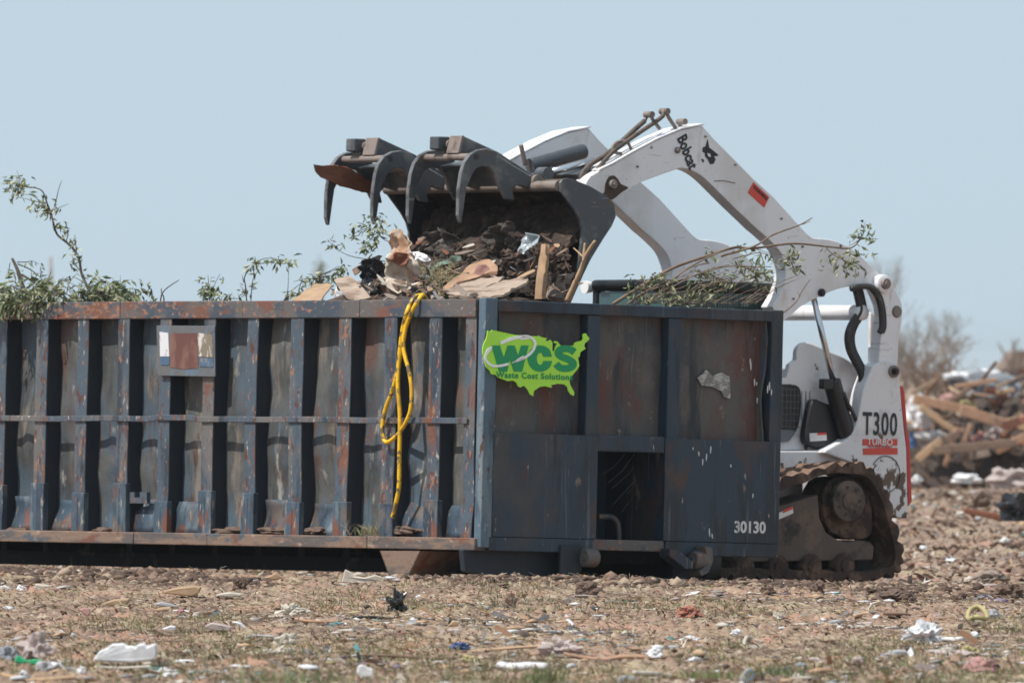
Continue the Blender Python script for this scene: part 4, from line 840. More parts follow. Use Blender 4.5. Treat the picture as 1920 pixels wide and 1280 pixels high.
leafy('dry_sprig', 'small brown dry sprig beside the green sprig', [([f(1690, 1010), f(1710, 960), f(1740, 915)], 0.004), ([f(1700, 1010), f(1660, 960), f(1690, 930)], 0.003), ([f(1730, 1000), f(1720, 960), f(1700, 935)], 0.003)], [(f(1710, 950), 16, (0.08, 0.05, 0.05))], 9, cat='sprig')
stick('twig', [f(1228, 1010), f(1228, 950), f(1212, 915), f(1210, 880)], 0.006, M['bark'])['label'] = 'single short bare twig standing above the rim over the placard'
bpy.data.objects['twig']['category'] = 'twig'
leafy('willow_shoot', 'slender shoot bending right at the middle of the side rim', [
    ([R_(463, 570, .5), R_(460, 535, .5), R_(459, 518, .5), R_(476, 497, .5), R_(500, 484, .5), R_(546, 492, .5)], 0.005), ([R_(470, 570, .5), R_(474, 525, .5), R_(486, 505, .5)], 0.004), ([R_(457, 530, .5), R_(454, 515, .5)], 0.003)],
    [(R_(522, 489, .5), 34, (0.12, 0.06, 0.04)), (R_(480, 490, .5), 20, (0.06, 0.05, 0.05)), (R_(464, 538, .5), 8, (0.03, 0.03, 0.05)), (R_(454, 548, .5), 6, (0.03, 0.03, 0.05)), (R_(470, 508, .5), 8, (.05, .03, .04))], 10)
f7 = lambda x, y, c: CM @ onx(CM, 540+x/3.31, 400+y/3.31, c)
leafy('leafy_twig', 'light green leafy twig hanging below the grapple tines', [([f7(650, 185, 1.2), f7(590, 158, 1.2), f7(540, 110, 1.2), f7(500, 95, 1.2)], 0.004), ([f7(540, 110, 1.2), f7(520, 150, 1.2), f7(480, 200, 1.2)], 0.003)],
      [(f7(570, 90, 1.2), 46, (0.11, 0.08, 0.10)), (f7(480, 80, 1.2), 24, (0.10, 0.07, 0.07)), (f7(410, 130, 1.2), 10, (0.07, 0.04, 0.03)), (f7(480, 205, 1.2), 22, (0.06, 0.05, 0.04)), (f7(540, 160, 1.2), 14, (.04, .04, .08))], 11, cat='twig')
leafy('long_twig', 'long drooping twig reaching left from the crumpled sheet', [([f7(640, 302, 1.1), f7(560, 292, 1.1), f7(400, 268, 1.1), f7(310, 225, 1.1), f7(245, 162, 1.1)], 0.004), ([f7(300, 215, 1.1), f7(275, 180, 1.1)], 0.002)], [(f7(300, 205, 1.1), 8, (.05, .04, .03)), (f7(255, 175, 1.1), 6, (.03, .03, .03))], 12, cat='twig')
leafy('green_sprig', 'low leafy sprig behind the cardboard at the heap end', [([f7(60, 545, .7), f7(70, 470, .7), f7(90, 400, .7)], 0.004), ([f7(20, 480, .7), f7(90, 430, .7), f7(160, 400, .7)], 0.003)], [(f7(60, 500, .7), 40, (.10, .08, .06)), (f7(215, 415, .8), 80, (.16, .1, .06)), (f7(330, 375, .8), 26, (.05, .05, .07)), (f7(330, 335, .8), 6, (.02, .02, .03))], 13, cat='sprig')
leafy('green_sprig', 'bright green leaves tucked left of the crumpled sheet', [([f7(600, 520, .9), f7(600, 440, .9), f7(610, 370, .9)], 0.004)], [(f7(595, 380, .9), 60, (.10, .08, .09)), (f7(630, 340, .9), 16, (.04, .04, .05))], 14, cat='sprig')
for (px, py, lb) in ((5, 300, ''),):
    leafy('green_sprig', 'tiny leaf sprig at the left end of the trash heap', [([f7(-10, 540, .6), f7(0, 450, .6), f7(5, 320, .6)], 0.003)], [(f7(0, 300, .6), 8, (.03, .03, .03))], 15, cat='sprig')
# right hand branches
h_ = lambda x, y, c: CM @ ony(CM, 1000+x*0.375, 200+y*0.375, c)
leafy('long_branch', 'long pale branch leaning over the right rim with leafy tip beside the loader arm', [
    ([h_(400, 985, .35), h_(560, 885, .4), h_(700, 805, .45), h_(850, 752, .45), h_(1000, 705, .45), h_(1100, 708, .45), h_(1300, 684, .45), h_(1480, 700, .45), h_(1590, 705, .45), h_(1650, 640, .45)], 0.013),
    ([h_(1460, 700, .45), h_(1500, 740, .45), h_(1560, 775, .45)], 0.004), ([h_(940, 750, .42), h_(1050, 710, .42), h_(1170, 700, .42)], 0.006), ([h_(1200, 700, .42), h_(1270, 760, .42)], 0.003)],
    [(h_(1640, 660, .45), 30, (0.11, 0.07, 0.14)), (h_(1655, 610, .45), 16, (.06, .05, .06)), (h_(1550, 770, .45), 44, (0.16, 0.09, 0.13)), (h_(1600, 800, .45), 16, (.09, .05, .06)), (h_(1280, 752, .45), 46, (0.11, 0.08, 0.10)), (h_(1110, 740, .45), 20, (0.13, 0.08, 0.05)), (h_(1140, 850, .45), 34, (.10, .07, .07)), (h_(900, 740, .45), 12, (.08, .05, .04))], 21, bark='barkpale', size=0.06, cat='branch')
leafy('bare_branch', 'bare forked branch rising right towards the white arm', [
    ([h_(560, 985, .3), h_(660, 905, .3), h_(760, 815, .35), h_(940, 722, .35), h_(1040, 694, .35)], 0.010), ([h_(940, 745, .35), h_(1100, 700, .35), h_(1200, 640, .35), h_(1330, 592, .35), h_(1395, 555, .35)], 0.009),
    ([h_(1330, 592, .35), h_(1370, 580, .35), h_(1385, 572, .35)], 0.003), ([h_(1000, 760, .35), h_(1120, 730, .35), h_(1180, 740, .35), h_(1260, 740, .35)], 0.004)], [(h_(1040, 700, .35), 5, (.05, .03, .03))], 22, bark='barkpale', cat='branch')
rnd = random.Random(66); extra = []
for _ in range(46):
    x, y = rnd.uniform(450, 1120), 985; dx = rnd.uniform(60, 300); hgt_ = dx*rnd.uniform(0.3, 0.62); c = rnd.uniform(0.15, 0.6)
    if rnd.random() < 0.3: x, y = rnd.uniform(600, 1000), rnd.uniform(830, 930); dx *= 0.5; hgt_ *= rnd.uniform(-0.2, 0.8)
    extra.append(([h_(x, y, c), h_(x+dx*0.5, y-hgt_*0.6, c), h_(x+dx, y-hgt_, c)], rnd.uniform(0.0022, 0.005)))
leafy('twig_tangle', 'loose bundle of fine dry twigs under the long pale branch', extra, [(h_(620, 930, .3), 16, (.2, .1, .06)), (h_(900, 900, .3), 22, (.22, .1, .08))], 25, bark='barkpale', cat='twigs')
leafy('twiggy_branch', 'tangle of pale twigs lying low on the right rim before the cab', [
    ([h_(470, 985, .25), h_(560, 930, .25), h_(690, 880, .25), h_(820, 840, .25), h_(960, 800, .25), h_(1080, 800, .25), h_(1190, 800, .25)], 0.007), ([h_(640, 985, .25), h_(700, 900, .25), h_(860, 820, .25), h_(980, 790, .25)], 0.006), ([h_(760, 985, .25), h_(850, 910, .25), h_(940, 860, .25)], 0.009),
    ([h_(700, 985, .25), h_(840, 945, .25), h_(960, 915, .25)], 0.005), ([h_(840, 985, .25), h_(900, 930, .25), h_(990, 920, .25)], 0.005), ([h_(880, 780, .3), h_(800, 800, .3), h_(700, 860, .3), h_(600, 950, .3)], 0.005),
    ([h_(600, 940, .25), h_(720, 930, .25), h_(900, 890, .25)], .005), ([h_(500, 960, .25), h_(640, 880, .25), h_(700, 870, .25)], .006), ([h_(1050, 800, .3), h_(1120, 830, .3), h_(1210, 830, .3)], 0.003), ([h_(940, 985, .2), h_(1000, 975, .2), h_(1050, 960, .2)], .005)],
    [(h_(545, 890, .3), 34, (.12, .08, .08)), (h_(640, 855, .3), 30, (.09, .07, .05)), (h_(570, 950, .2), 36, (.18, .1, .07)), (h_(840, 830, .3), 34, (.09, .07, .06)), (h_(940, 860, .3), 46, (.09, .07, .09)), (h_(820, 955, .2), 30, (.14, .09, .07)), (h_(1070, 800, .3), 40, (.12, .08, .08)), (h_(680, 960, .2), 40, (.14, .09, .05)), (h_(1130, 840, .3), 24, (.07, .06, .06))], 23, bark='barkpale', size=0.056, twigs=4, cat='branch')
leafy('bare_twig', 'thin bare twig standing upright in front of the near arm pivot', [([h_(1230, 1045, .6), h_(1310, 980, .6), h_(1345, 920, .6), h_(1385, 862, .6)], 0.006), ([h_(1330, 945, .6), h_(1320, 920, .6)], 0.003)], [], 24, bark='barkpale', cat='twig')
stick('forked_stick', [f7(1735, 545, 1.25), f7(1775, 450, 1.25), f7(1810, 370, 1.25), f7(1850, 260, 1.25), f7(1905, 172, 1.25)], 0.022, K_['wood'])
fs_ = prop(bpy.data.objects['forked_stick'], 'pale forked stick leaning on the near bucket side plate', 'stick')
for pts, r in (([(1835, 300), (1838, 240), (1842, 185)], 0.014), ([(1830, 270), (1800, 240), (1772, 215)], 0.007)):
    b_ = stick('fork', [f7(x, y, 1.25)-fs_.location for x, y in pts], r, K_['wood'], parent=fs_)
# ---- heap in the dumpster and the bucket
def heapz(x, y):
    k = math.exp(-((y-2.1)/0.9)**2)*0.13+math.exp(-((y-5.6)/1.2)**2)*0.05
    return ztop-0.10+k*min(1, x/0.5)*min(1, (WID-x)/0.5)+0.05*noise.noise(Vector((x*2.5, y*2.5, 1)))+0.03*noise.noise(Vector((x*8, y*8, 2)))
m = MB(); xs = np.linspace(0.15, WID-0.15, 46); ys = np.linspace(0.12, LEN-0.02, 130); vs = [(x, y, heapz(x, y)) for x in xs for y in ys]; n = len(ys)
m.add(vs, [(i*n+j, (i+1)*n+j, (i+1)*n+j+1, i*n+j+1) for i in range(len(xs)-1) for j in range(n-1)])
hp_ = m.build('debris_fill', M['dirt'], None); hp_.matrix_world = CM; prop(hp_, 'dark soil and crushed debris filling the dumpster', 'debris', kind='stuff')
m = MB(); nn_ = 26; pf = [z2(x, y, 0.03) for x, y in [(1700, 560), (1690, 640), (1650, 740), (1600, 840), (1540, 960), (1490, 1100)]]; pb = [z2(x, y, 0.03) for x, y in [(1760, 580), (1765, 650), (1730, 720), (1640, 850), (1570, 1000), (1500, 1150)]]
ysn = np.linspace(0.05, BW-0.06, 130); ks = 80; vs = []
for j, y in enumerate(ysn):
    for i in range(ks):
        t = i/(ks-1)*(len(pf)-1); a = int(min(t, len(pf)-2)); fr_ = t-a; P0 = pf[a].lerp(pf[a+1], fr_); P1 = pb[a].lerp(pb[a+1], fr_); tt = i/(ks-1)
        k = 0.45+0.8*noise.noise(Vector((y*2.0, tt*3.2, 5)))+0.35*noise.noise(Vector((y*7, tt*9, 2)))+0.28*noise.noise(Vector((y*19, tt*25, 8))); thick = 0.10+0.38*math.sin(math.pi*min(1, tt*0.9+0.1))*max(0.1, k)
        q = P1+(P0-P1).normalized()*thick*(0.3+tt); vs.append((q.x, y, q.z))
m.add(vs, [(j*ks+i, j*ks+i+1, (j+1)*ks+i+1, (j+1)*ks+i) for j in range(len(ysn)-1) for i in range(ks-1)])
o = m.build('soil_load', M['dirt'], None); o.matrix_world = LM; s_ = o.modifiers.new('solid', 'SOLIDIFY'); s_.thickness = 0.05; s_.offset = -1; prop(o, 'dark muddy soil and roots packed inside the loader bucket', 'soil')
def trash(name, label, cat, pts, c, mk, th=0.012, amp=0.02, seed=1, cuts=2, freq=7.0, f=None, tiltd=0.0):
    ff = f or f7; n = len(pts); P0 = [ff(x, y, c + tiltd*(sum(p[1] for p in pts)/n-y)/100) for x, y in pts]
    return prop(sheet(name, P0, th, K_[mk], seed, amp, cuts, freq), label, cat)
trash('cardboard_sheet', 'flat tan cardboard sheet at the left end of the trash heap', 'cardboard', [(25, 545), (90, 490), (160, 436), (230, 442), (275, 448), (235, 490), (205, 545)], 0.55, 'card', 0.008, 0.008, seed=2, tiltd=0.35)
trash('foil_scrap', 'small whitish foil scrap beside the cardboard sheet', 'scrap', [(255, 500), (290, 455), (320, 500), (365, 525), (330, 545), (250, 545)], 0.50, 'whitepl', 0.004, 0.05, 3)
trash('torn_board', 'torn brown board tipped against the black plastic bag', 'board', [(290, 418), (340, 405), (395, 398), (460, 455), (520, 528), (440, 545), (372, 535), (330, 480)], 0.42, 'plank', 0.02, 0.01, 4, tiltd=0.1)
trash('roof_shred', 'thin dark shred of roofing sticking up left of the bag', 'scrap', [(395, 350), (430, 325), (470, 310), (535, 252), (520, 275), (500, 310), (470, 350), (420, 385)], 0.7, 'brownwood', 0.008, 0.02, 5)
trash('black_plastic_bag', 'crumpled shiny black plastic bag in the trash heap', 'bag', [(405, 420), (435, 350), (495, 295), (535, 258), (578, 285), (580, 350), (566, 420), (558, 480), (545, 545), (485, 545), (440, 470)], 0.56, 'blackpl', 0.006, 0.085, 6, 4, 10)
trash('crumpled_sheet', 'tall crumpled sheet with pale and brown stains, highest in the heap', 'sheet', [(632, 175), (650, 112), (690, 96), (722, 145), (745, 190), (770, 235), (800, 250), (830, 262), (800, 300), (795, 360), (750, 440), (700, 500), (660, 460), (640, 400), (626, 300)], 0.62, 'stained', 0.006, 0.085, 7, 4, 8)
trash('stained_flap', 'brown stained flap folded over the tall crumpled sheet', 'sheet', [(650, 250), (690, 240), (730, 250), (740, 290), (715, 315), (690, 325), (660, 320)], 0.56, 'rustwood', 0.004, 0.03, 8, 3, 14)
trash('white_scrap', 'bright white torn plastic scrap on the crumpled sheet', 'scrap', [(768, 240), (820, 238), (860, 262), (885, 292), (850, 300), (830, 280), (800, 300), (790, 270)], 0.60, 'whitepl', 0.005, 0.05, 9, 3, 12)
trash('pale_strip', 'pale curved strip below the crumpled sheet', 'strip', [(640, 380), (700, 340), (750, 300), (800, 330), (760, 400), (720, 450), (680, 470), (650, 430)], 0.75, 'tan', 0.006, 0.09, 10)
trash('dark_board', 'dark brown board lying low between the bag and the crumpled sheet', 'board', [(550, 415), (610, 400), (680, 450), (692, 525), (600, 530), (555, 480)], 0.6, 'brownwood', 0.02, 0.04, 11)
trash('paper_strip', 'light grey strip sagging beside the straw clump', 'strip', [(690, 520), (720, 460), (780, 410), (850, 340), (890, 300), (870, 350), (820, 420), (760, 480), (720, 525)], 0.8, 'greypl', 0.004, 0.06, 12)
trash('sage_strip', 'grey green plastic strip pointing up right from the straw', 'strip', [(845, 395), (880, 350), (930, 310), (980, 285), (1025, 262), (1070, 268), (1072, 290), (1020, 305), (960, 320), (910, 355), (870, 388)], 0.95, 'sage', 0.006, 0.03, 13)
trash('peach_board', 'peach coloured board with a pink face slanting up into the bucket', 'board', [(960, 480), (1030, 410), (1110, 345), (1180, 296), (1245, 284), (1300, 330), (1300, 375), (1230, 392), (1150, 400), (1060, 450), (1000, 490)], 1.0, 'peach', 0.02, 0.015, 14, tiltd=0.25)
trash('pink_scrap', 'small pink torn facing on the peach board', 'scrap', [(1160, 375), (1190, 320), (1230, 318), (1252, 345), (1220, 362), (1200, 385)], 0.96, 'pink', 0.004, 0.02, 15)
for i, (pts, lb) in enumerate((([(960, 482), (1040, 455), (1140, 425), (1250, 395), (1345, 402), (1290, 440), (1180, 480), (1060, 500)], 'broad weathered grey plank lying across the heap, upper one'),
                               ([(985, 500), (1100, 478), (1230, 462), (1340, 425), (1440, 408), (1492, 412), (1480, 440), (1400, 470), (1345, 512), (1200, 525), (1080, 525)], 'broad weathered grey plank with split right end, lower one'),
                               ([(1000, 530), (1010, 505), (1080, 500), (1110, 530)], 'short grey plank end just above the rim by the yellow hose'))):
    trash('weathered_plank', lb, 'plank', pts, 0.85-0.1*i, 'plank', 0.016, 0.008, 16+i, 3, 16, tiltd=0.35)
trash('upright_board', 'narrow pale board standing upright in the bucket', 'board', [(1583, 190), (1612, 192), (1610, 300), (1598, 420), (1585, 530), (1540, 530), (1552, 400), (1570, 280)], 1.15, 'wood', 0.03, 0.008, 20)
trash('foil_wad', 'crumpled silvery foil wad stuck in the bucket soil', 'foil', [(1420, 135), (1470, 120), (1510, 140), (1545, 185), (1552, 212), (1500, 250), (1440, 252), (1425, 200)], 1.40, 'foil', 0.006, 0.10, 21, 3)
trash('dark_cloth', 'dark grey cloth hanging in folds inside the bucket', 'cloth', [(880, 120), (960, 90), (1010, 140), (1000, 220), (1040, 290), (960, 300), (890, 280), (860, 200)], 1.40, 'cloth', 0.006, 0.09, 22, 4, 13)
trash('dark_cloth', 'brown cloth fold inside the bucket left of the foil wad', 'cloth', [(1270, 110), (1340, 70), (1400, 50), (1390, 120), (1380, 220), (1320, 240), (1250, 230), (1260, 160)], 1.45, 'cloth', 0.006, 0.09, 23, 4, 13)
trash('clay_lump', 'light brown clay lump on the bucket edge behind the forked stick', 'clay', [(1655, 385), (1700, 370), (1750, 385), (1755, 440), (1735, 535), (1665, 535), (1650, 460)], 1.35, 'greywood', 0.05, 0.14, 24, 3)
o = prop(crumple('soil_clump', f7(1020, 470, 1.35), (0.30, 0.2, 0.14), M['dirt'], 3.3), 'dark root clump behind the peach board', 'soil')
# straw clump
rnd = random.Random(31); m = MB()
for _ in range(420):
    x, y = rnd.uniform(790, 1010), rnd.uniform(330, 500); x += (500-y)*0.3-20; p = f7(x, y, rnd.uniform(0.8, 1.05)); d = Vector((rnd.uniform(-1, 1), rnd.uniform(-.6, .6), rnd.uniform(-.7, .8))).normalized()*rnd.uniform(0.04, 0.13); b = d.orthogonal().normalized()*0.002
    m.add([p-b, p+b, p+d+b, p+d-b], [(0, 1, 2, 3)], 0 if rnd.random() < 0.35 else 1)
o = m.build('straw_clump', [M['leaf'], cm('dry_straw', (0.30, 0.22, 0.12))]); rebase(o); prop(o, 'clump of straw and weeds in the heap left of the peach board', 'straw', kind='stuff')
# splinters, twigs and shreds tangled through the load
rnd = random.Random(91); m = MB(); mm = ['brownwood', 'greywood', 'card', 'cloth', 'pale', 'rustwood', 'greypl', 'wood']
for _ in range(430):
    in_b = rnd.random() < 0.5
    x, y = (rnd.uniform(720, 1760), rnd.uniform(150, 520)) if in_b else (rnd.gauss(760, 240), rnd.uniform(420, 530))
    if in_b and rnd.random() > (y-60)/420: continue
    if not in_b and 930 < x < 1520 and y < 505: continue
    p = f7(x, y, rnd.uniform(1.15, 1.5) if in_b else rnd.uniform(0.35, 1.2)); l = rnd.uniform(0.02, 0.12)*(1.3 if rnd.random() < 0.2 else 0.8)
    d = Vector((rnd.uniform(-1, 1), rnd.uniform(-.5, .5), rnd.uniform(-.6, .6))).normalized()*l; b = d.orthogonal().normalized()*rnd.uniform(0.002, 0.016); c = d.cross(b).normalized()*0.004
    m.prism([p-b, p+d*0.4-b*1.3, p+d-b*0.4, p+d*1.1+b*0.3, p+d*0.6+b*1.2, p+b], c, rnd.choices(range(8), [5, 4, 2, 6, 1, 2, 0.6, 1.2])[0])
o = m.build('splinter_tangle', [K_[q] for q in mm]); rebase(o); prop(o, 'tangle of splinters, shreds and crumbs through the heap and the bucket load', kind='stuff')
rnd = random.Random(92)
for k in range(46):
    x, y = rnd.uniform(760, 1750), rnd.uniform(240, 510); c = f7(x, y, rnd.uniform(1.2, 1.45)); r_ = rnd.uniform(0.02, 0.055)
    prop(crumple('soil_lump', c, (r_, r_, r_*0.9), M['dirt'], k*1.37, 0.6, 3, freq=2.6), 'dark soil lump in the muddy bucket load', 'soil', 'soil lumps in the bucket load')
# board caught on the far tine
l2 = lambda x, y, c: LM @ ony(LM, 560+x/3, 200+y/3, c)
trash('snagged_board', 'torn rusty brown board snagged on the leftmost grapple tine', 'board', [(84, 325), (130, 332), (200, 330), (262, 338), (300, 355), (345, 385), (385, 415), (412, 428), (418, 492), (370, 482), (300, 462), (230, 448), (190, 425), (130, 398), (98, 365)], 1.73, 'rustwood', 0.012, 0.012, 25, 2, 7, f=l2)
# ---- yellow hose over the rim
yh = lambda x, y, c=-0.045: CM @ onx(CM, x, y, c)
ye = empty('yellow_hose', Matrix.Translation(yh(745, 700)), 'yellow hose hung in long loops over the dumpster rim', 'hose'); bb = Vector(ye.location)
m1 = [(CM @ onx(CM, 800, 566, 0.25)), yh(792, 555, 0.10), yh(780, 556, 0.02), yh(768, 572, -0.03), yh(762, 595), yh(754, 640), yh(747, 690), yh(736, 730), yh(722, 770), yh(717, 805), yh(722, 828), yh(738, 822), yh(756, 800), yh(768, 775), yh(772, 740), yh(768, 700), yh(757, 655), yh(760, 620), yh(768, 595), yh(780, 570, -0.04), yh(792, 553, 0.03), yh(800, 562, 0.2)]
m2 = [yh(775, 566, 0.05), yh(765, 580, -0.05), yh(756, 612, -0.05), yh(749, 665, -0.05), yh(746, 720, -0.055), yh(750, 780, -0.05), yh(749, 850, -0.045), yh(748, 910, -0.04), yh(742, 945, -0.04), yh(736, 970, -0.035)]
sp1 = [p-bb+Vector((0, 0, 0.004*noise.noise(p*9))) for p in spline(m1, 6)]; MB().tube(sp1, [0.0145*(1-0.22*abs(noise.noise(Vector((i*0.21, 1, 2))))) for i in range(len(sp1))], 10).build('hose_loop', M['yellow'], ye, smooth=True)
MB().tube(spline([p-bb for p in m2], 6), 0.0145, 10).build('hose_end', M['yellow'], ye, smooth=True)
# grass tuft on the bottom rail
def tuft(name, label, c, w_, h, n, seed, mats, cat='grass'):
    rnd = random.Random(seed); m = MB()
    for _ in range(n):
        p = Vector(c)+Vector((rnd.gauss(0, w_*0.4), rnd.gauss(0, w_*0.4), 0)); hh = h*rnd.uniform(0.5, 1.1); d = Vector((rnd.uniform(-.7, .7), rnd.uniform(-.5, .5), 1)).normalized()*hh; b = Vector((0.0025, 0.001, 0))
        q = p+d*0.55+Vector((0, 0, 0.02*hh)); m.add([p-b, p+b, q+b*0.8, q-b*0.8, p+d+Vector((d.x*0.5, 0, -0.1*hh))], [(0, 1, 2, 3), (3, 2, 4)], rnd.randrange(len(mats)))
    o = m.build(name, mats); rebase(o); return prop(o, label, kind='stuff')
M['straw'] = cm('straw', (0.42, 0.34, 0.21))
tuft('grass_tuft', 'small yellow green grass tuft growing on the bottom rail below the hose', CM @ onx(CM, 693, 1003, -0.01), 0.14, 0.10, 90, 41, [M['leafpale'], M['straw']], 'grass tuft')
# dirt ridges lying on the bottom rail
for k, (px, w_) in enumerate(((430, 60), (515, 50), (590, 30), (200, 40), (30, 40), (760, 50))):
    c = CM @ onx(CM, px, 1000, 0.035); o = crumple('soil_ledge', c, (0.05, w_/290, 0.03), K_['clod'], k*2.2, rot=ALPHA, sub=3, amp=0.5); prop(o, 'crumbly soil on the dumpster bottom rail between the ribs', 'soil', 'soil on the bottom rail')
#SPLIT3
# ================================================================ SCATTER ON THE GROUND
rs = np.random.RandomState(11)
def spread(n, y0=55.5, y1=96, bias=1.0):
    t = rs.rand(n)**bias; y = y0+(y1-y0)*t; x = (rs.rand(n)*2-1)*(0.046*y+0.35); return x, y
def off_pad(x, y):
    v = (x-X0)*E.x+(y-D0)*E.y; u = (x-X0)*S.x+(y-D0)*S.y
    return ~((v > -0.05) & (v < 7.2) & (u > -0.05) & (u < 8.5))
def scatter_lumps(name, n, size, mats, label, flat=0.7, y0=55.5, y1=96, keep=None, zoff=0.0, elong=1.0, bias=1.0, w=None):
    ico = bmesh.new(); bmesh.ops.create_icosphere(ico, subdivisions=1, radius=1.0)
    bv = np.array([v.co[:] for v in ico.verts]); bf = np.array([[v.index for v in f.verts] for f in ico.faces]); ico.free()
    x, y = spread(n, y0, y1, bias); ok = off_pad(x, y)
    if keep is not None: ok &= keep(x, y)
    x, y = x[ok], y[ok]; n = len(x); z = ground_z(x, y)
    s = size[0]+(size[1]-size[0])*rs.rand(n)**2.6
    jit = 1+0.45*(rs.rand(n, len(bv), 1)-0.5)*1.6
    sc = np.stack([s*(0.7+rs.rand(n)*elong), s*(0.7+rs.rand(n)*0.8), s*flat*(0.5+rs.rand(n))], -1)[:, None, :]
    vv = bv[None]*jit*sc; a = rs.rand(n)*6.283; c, sn = np.cos(a)[:, None], np.sin(a)[:, None]
    X = vv[..., 0]*c-vv[..., 1]*sn+x[:, None]; Y = vv[..., 0]*sn+vv[..., 1]*c+y[:, None]; Z = vv[..., 2]+(z+s*flat*zoff)[:, None]
    co = np.stack([X, Y, Z], -1).reshape(-1, 3); fa = (bf[None]+(np.arange(n)*len(bv))[:, None, None]).reshape(-1, 3)
    mi = np.repeat(rs.choice(len(mats), n, p=w), len(bf))
    return prop(np_mesh(name, co, fa, mats, mi=mi), label, kind='stuff')
def scatter_strips(name, n, ln, wd, mats, label, up=0.25, y0=55.5, y1=96, keep=None, w=None, bias=1.0, lift=0.004, thick=None):
    x, y = spread(n, y0, y1, bias); ok = off_pad(x, y)
    if keep is not None: ok &= keep(x, y)
    x, y = x[ok], y[ok]; n = len(x); z = ground_z(x, y)+lift
    l = ln[0]+(ln[1]-ln[0])*rs.rand(n)**2; ww = wd[0]+(wd[1]-wd[0])*rs.rand(n); a = rs.rand(n)*6.283; e = rs.rand(n)**2*up
    if up > 1.0: e = 0.7+rs.rand(n)*0.8
    d = np.stack([np.cos(a)*np.cos(e), np.sin(a)*np.cos(e), np.sin(e)], -1); b = np.stack([-np.sin(a)*0.5+0.6, np.cos(a)*0.5, rs.rand(n)*0.5], -1); b /= np.linalg.norm(b, axis=1)[:, None]
    b = b*ww[:, None]*0.5; p = np.stack([x, y, z], -1); m1 = p+d*(l*0.5)[:, None]+np.array([0, 0, 1])*(l*0.06)[:, None]; t = p+d*l[:, None]
    if up > 1.0: t += np.stack([np.cos(a), np.sin(a), -0.4*np.ones(n)], -1)*(l*0.25)[:, None]
    k = 1.0 if up <= 1.0 else 0.15
    co = np.stack([p-b, p+b, m1+b, m1-b, t+b*k, t-b*k], 1).reshape(-1, 3)
    base = (np.arange(n)*6)[:, None]; fa = np.concatenate([base+np.array([[0, 1, 2, 3]]), base+np.array([[3, 2, 4, 5]])], 0)
    mi0 = rs.choice(len(mats), n, p=w); mi = np.concatenate([mi0, mi0])
    return prop(np_mesh(name, co, fa, mats, mi=mi), label, kind='stuff')
M['clod'] = mat('clod', (0.22, 0.140, 0.102), 0.95, layers=[((0.12, 0.075, 0.055), (9, 9, 9), 0.45, 0.6)])
M['cloddark'] = mat('clod_dark', (0.095, 0.060, 0.045), 0.95, var=0.3)
M['clodtan'] = mat('clod_tan', (0.37, 0.275, 0.20), 0.95, var=0.3)
M['strawp'] = cm('straw_pale', (0.54, 0.48, 0.36)); M['grassd'] = mat('dry_grass', (0.34, 0.34, 0.20), 0.8, var=0.4); M['grassg'] = mat('fresh_grass', (0.20, 0.27, 0.10), 0.7, var=0.4)
scatter_lumps('soil_clods', 20000, (0.003, 0.021), [M['clod'], M['cloddark'], M['clodtan'], K_['brick']], 'scattered crumbs and clods of reddish soil', flat=0.55, w=[0.48, 0.22, 0.28, 0.02])
bermk = lambda x, y: (lambda v: (v < -0.05) & (v > -1.0-2.2*np.clip(-x/3, 0, 1)-0.5*np.sin(x*3)))((x-X0)*E.x+(y-D0)*E.y) & (fbm(x*1.6, y*0.5, 71, 3) > 0.40)
scatter_lumps('soil_clods', 60000, (0.005, 0.042), [M['clod'], M['cloddark'], M['clodtan']], 'darker clods churned up along the dumpster', y0=76, y1=92, keep=bermk, w=[0.30, 0.62, 0.08])
def bermk2(x, y): return (np.abs(y-(82.4-0.15*x)) < 0.8) & (x > -0.4)
scatter_lumps('soil_clods', 14000, (0.006, 0.036), [M['clod'], M['cloddark'], M['clodtan']], 'dark clods along the wheel path beside the dumpster end', y0=80.5, y1=84.6, keep=bermk2, w=[0.35, 0.55, 0.10])
scatter_strips('straw_litter', 80000, (0.012, 0.10), (0.0025, 0.007), [M['straw'], M['strawp'], K_['greywood'], M['clodtan']], 'dry straw and splinters strewn over the soil', up=0.45, w=[0.36, 0.24, 0.2, 0.2])
soilm = [M['clod'], M['cloddark'], M['clodtan'], M['straw'], K_['pinkpale'], K_['pale']]
scatter_strips('soil_flakes', 34000, (0.008, 0.040), (0.004, 0.016), soilm, 'crumbled flakes of clay, bark and leaves matted on the ground', up=0.9, w=[0.38, 0.20, 0.24, 0.08, 0.04, 0.06], lift=0.0)
scatter_strips('soil_flakes', 40000, (0.02, 0.10), (0.010, 0.04), soilm+[K_['wood'], K_['whitepl'], K_['slate']], 'crumbled soil and litter between the loader and the debris pile', up=0.8, y0=92, y1=180, keep=lambda x, y: x > -6.0, w=[0.33, 0.32, 0.12, 0.06, 0.03, 0.05, 0.05, 0.03, 0.01], lift=0.0)
gk = lambda x, y: fbm(x*1.1, y*0.16, 77, 3)+0.12*np.clip((66-y)/10, 0, 1)-0.12*np.clip((y-74)/6, 0, 1) > 0.51
scatter_strips('grass', 80000, (0.02, 0.065), (0.003, 0.006), [M['grassd'], M['grassg'], M['straw']], 'short patchy grass growing through the litter', up=2, y0=55.5, y1=82, keep=gk, w=[0.42, 0.24, 0.34], bias=1.2, lift=-0.004)
chipm = [K_['whitepl'], K_['pale'], K_['pinkpale'], K_['peach'], K_['greypl'], K_['slate'], K_['yellow'], K_['teal'], K_['wood'], K_['blackpl'], K_['brownwood'], K_['purple']]
clump = lambda x, y: fbm(x*1.3+9, y*0.35, 91, 3)+0.10*(rs.rand(len(x))-0.5) > 0.50
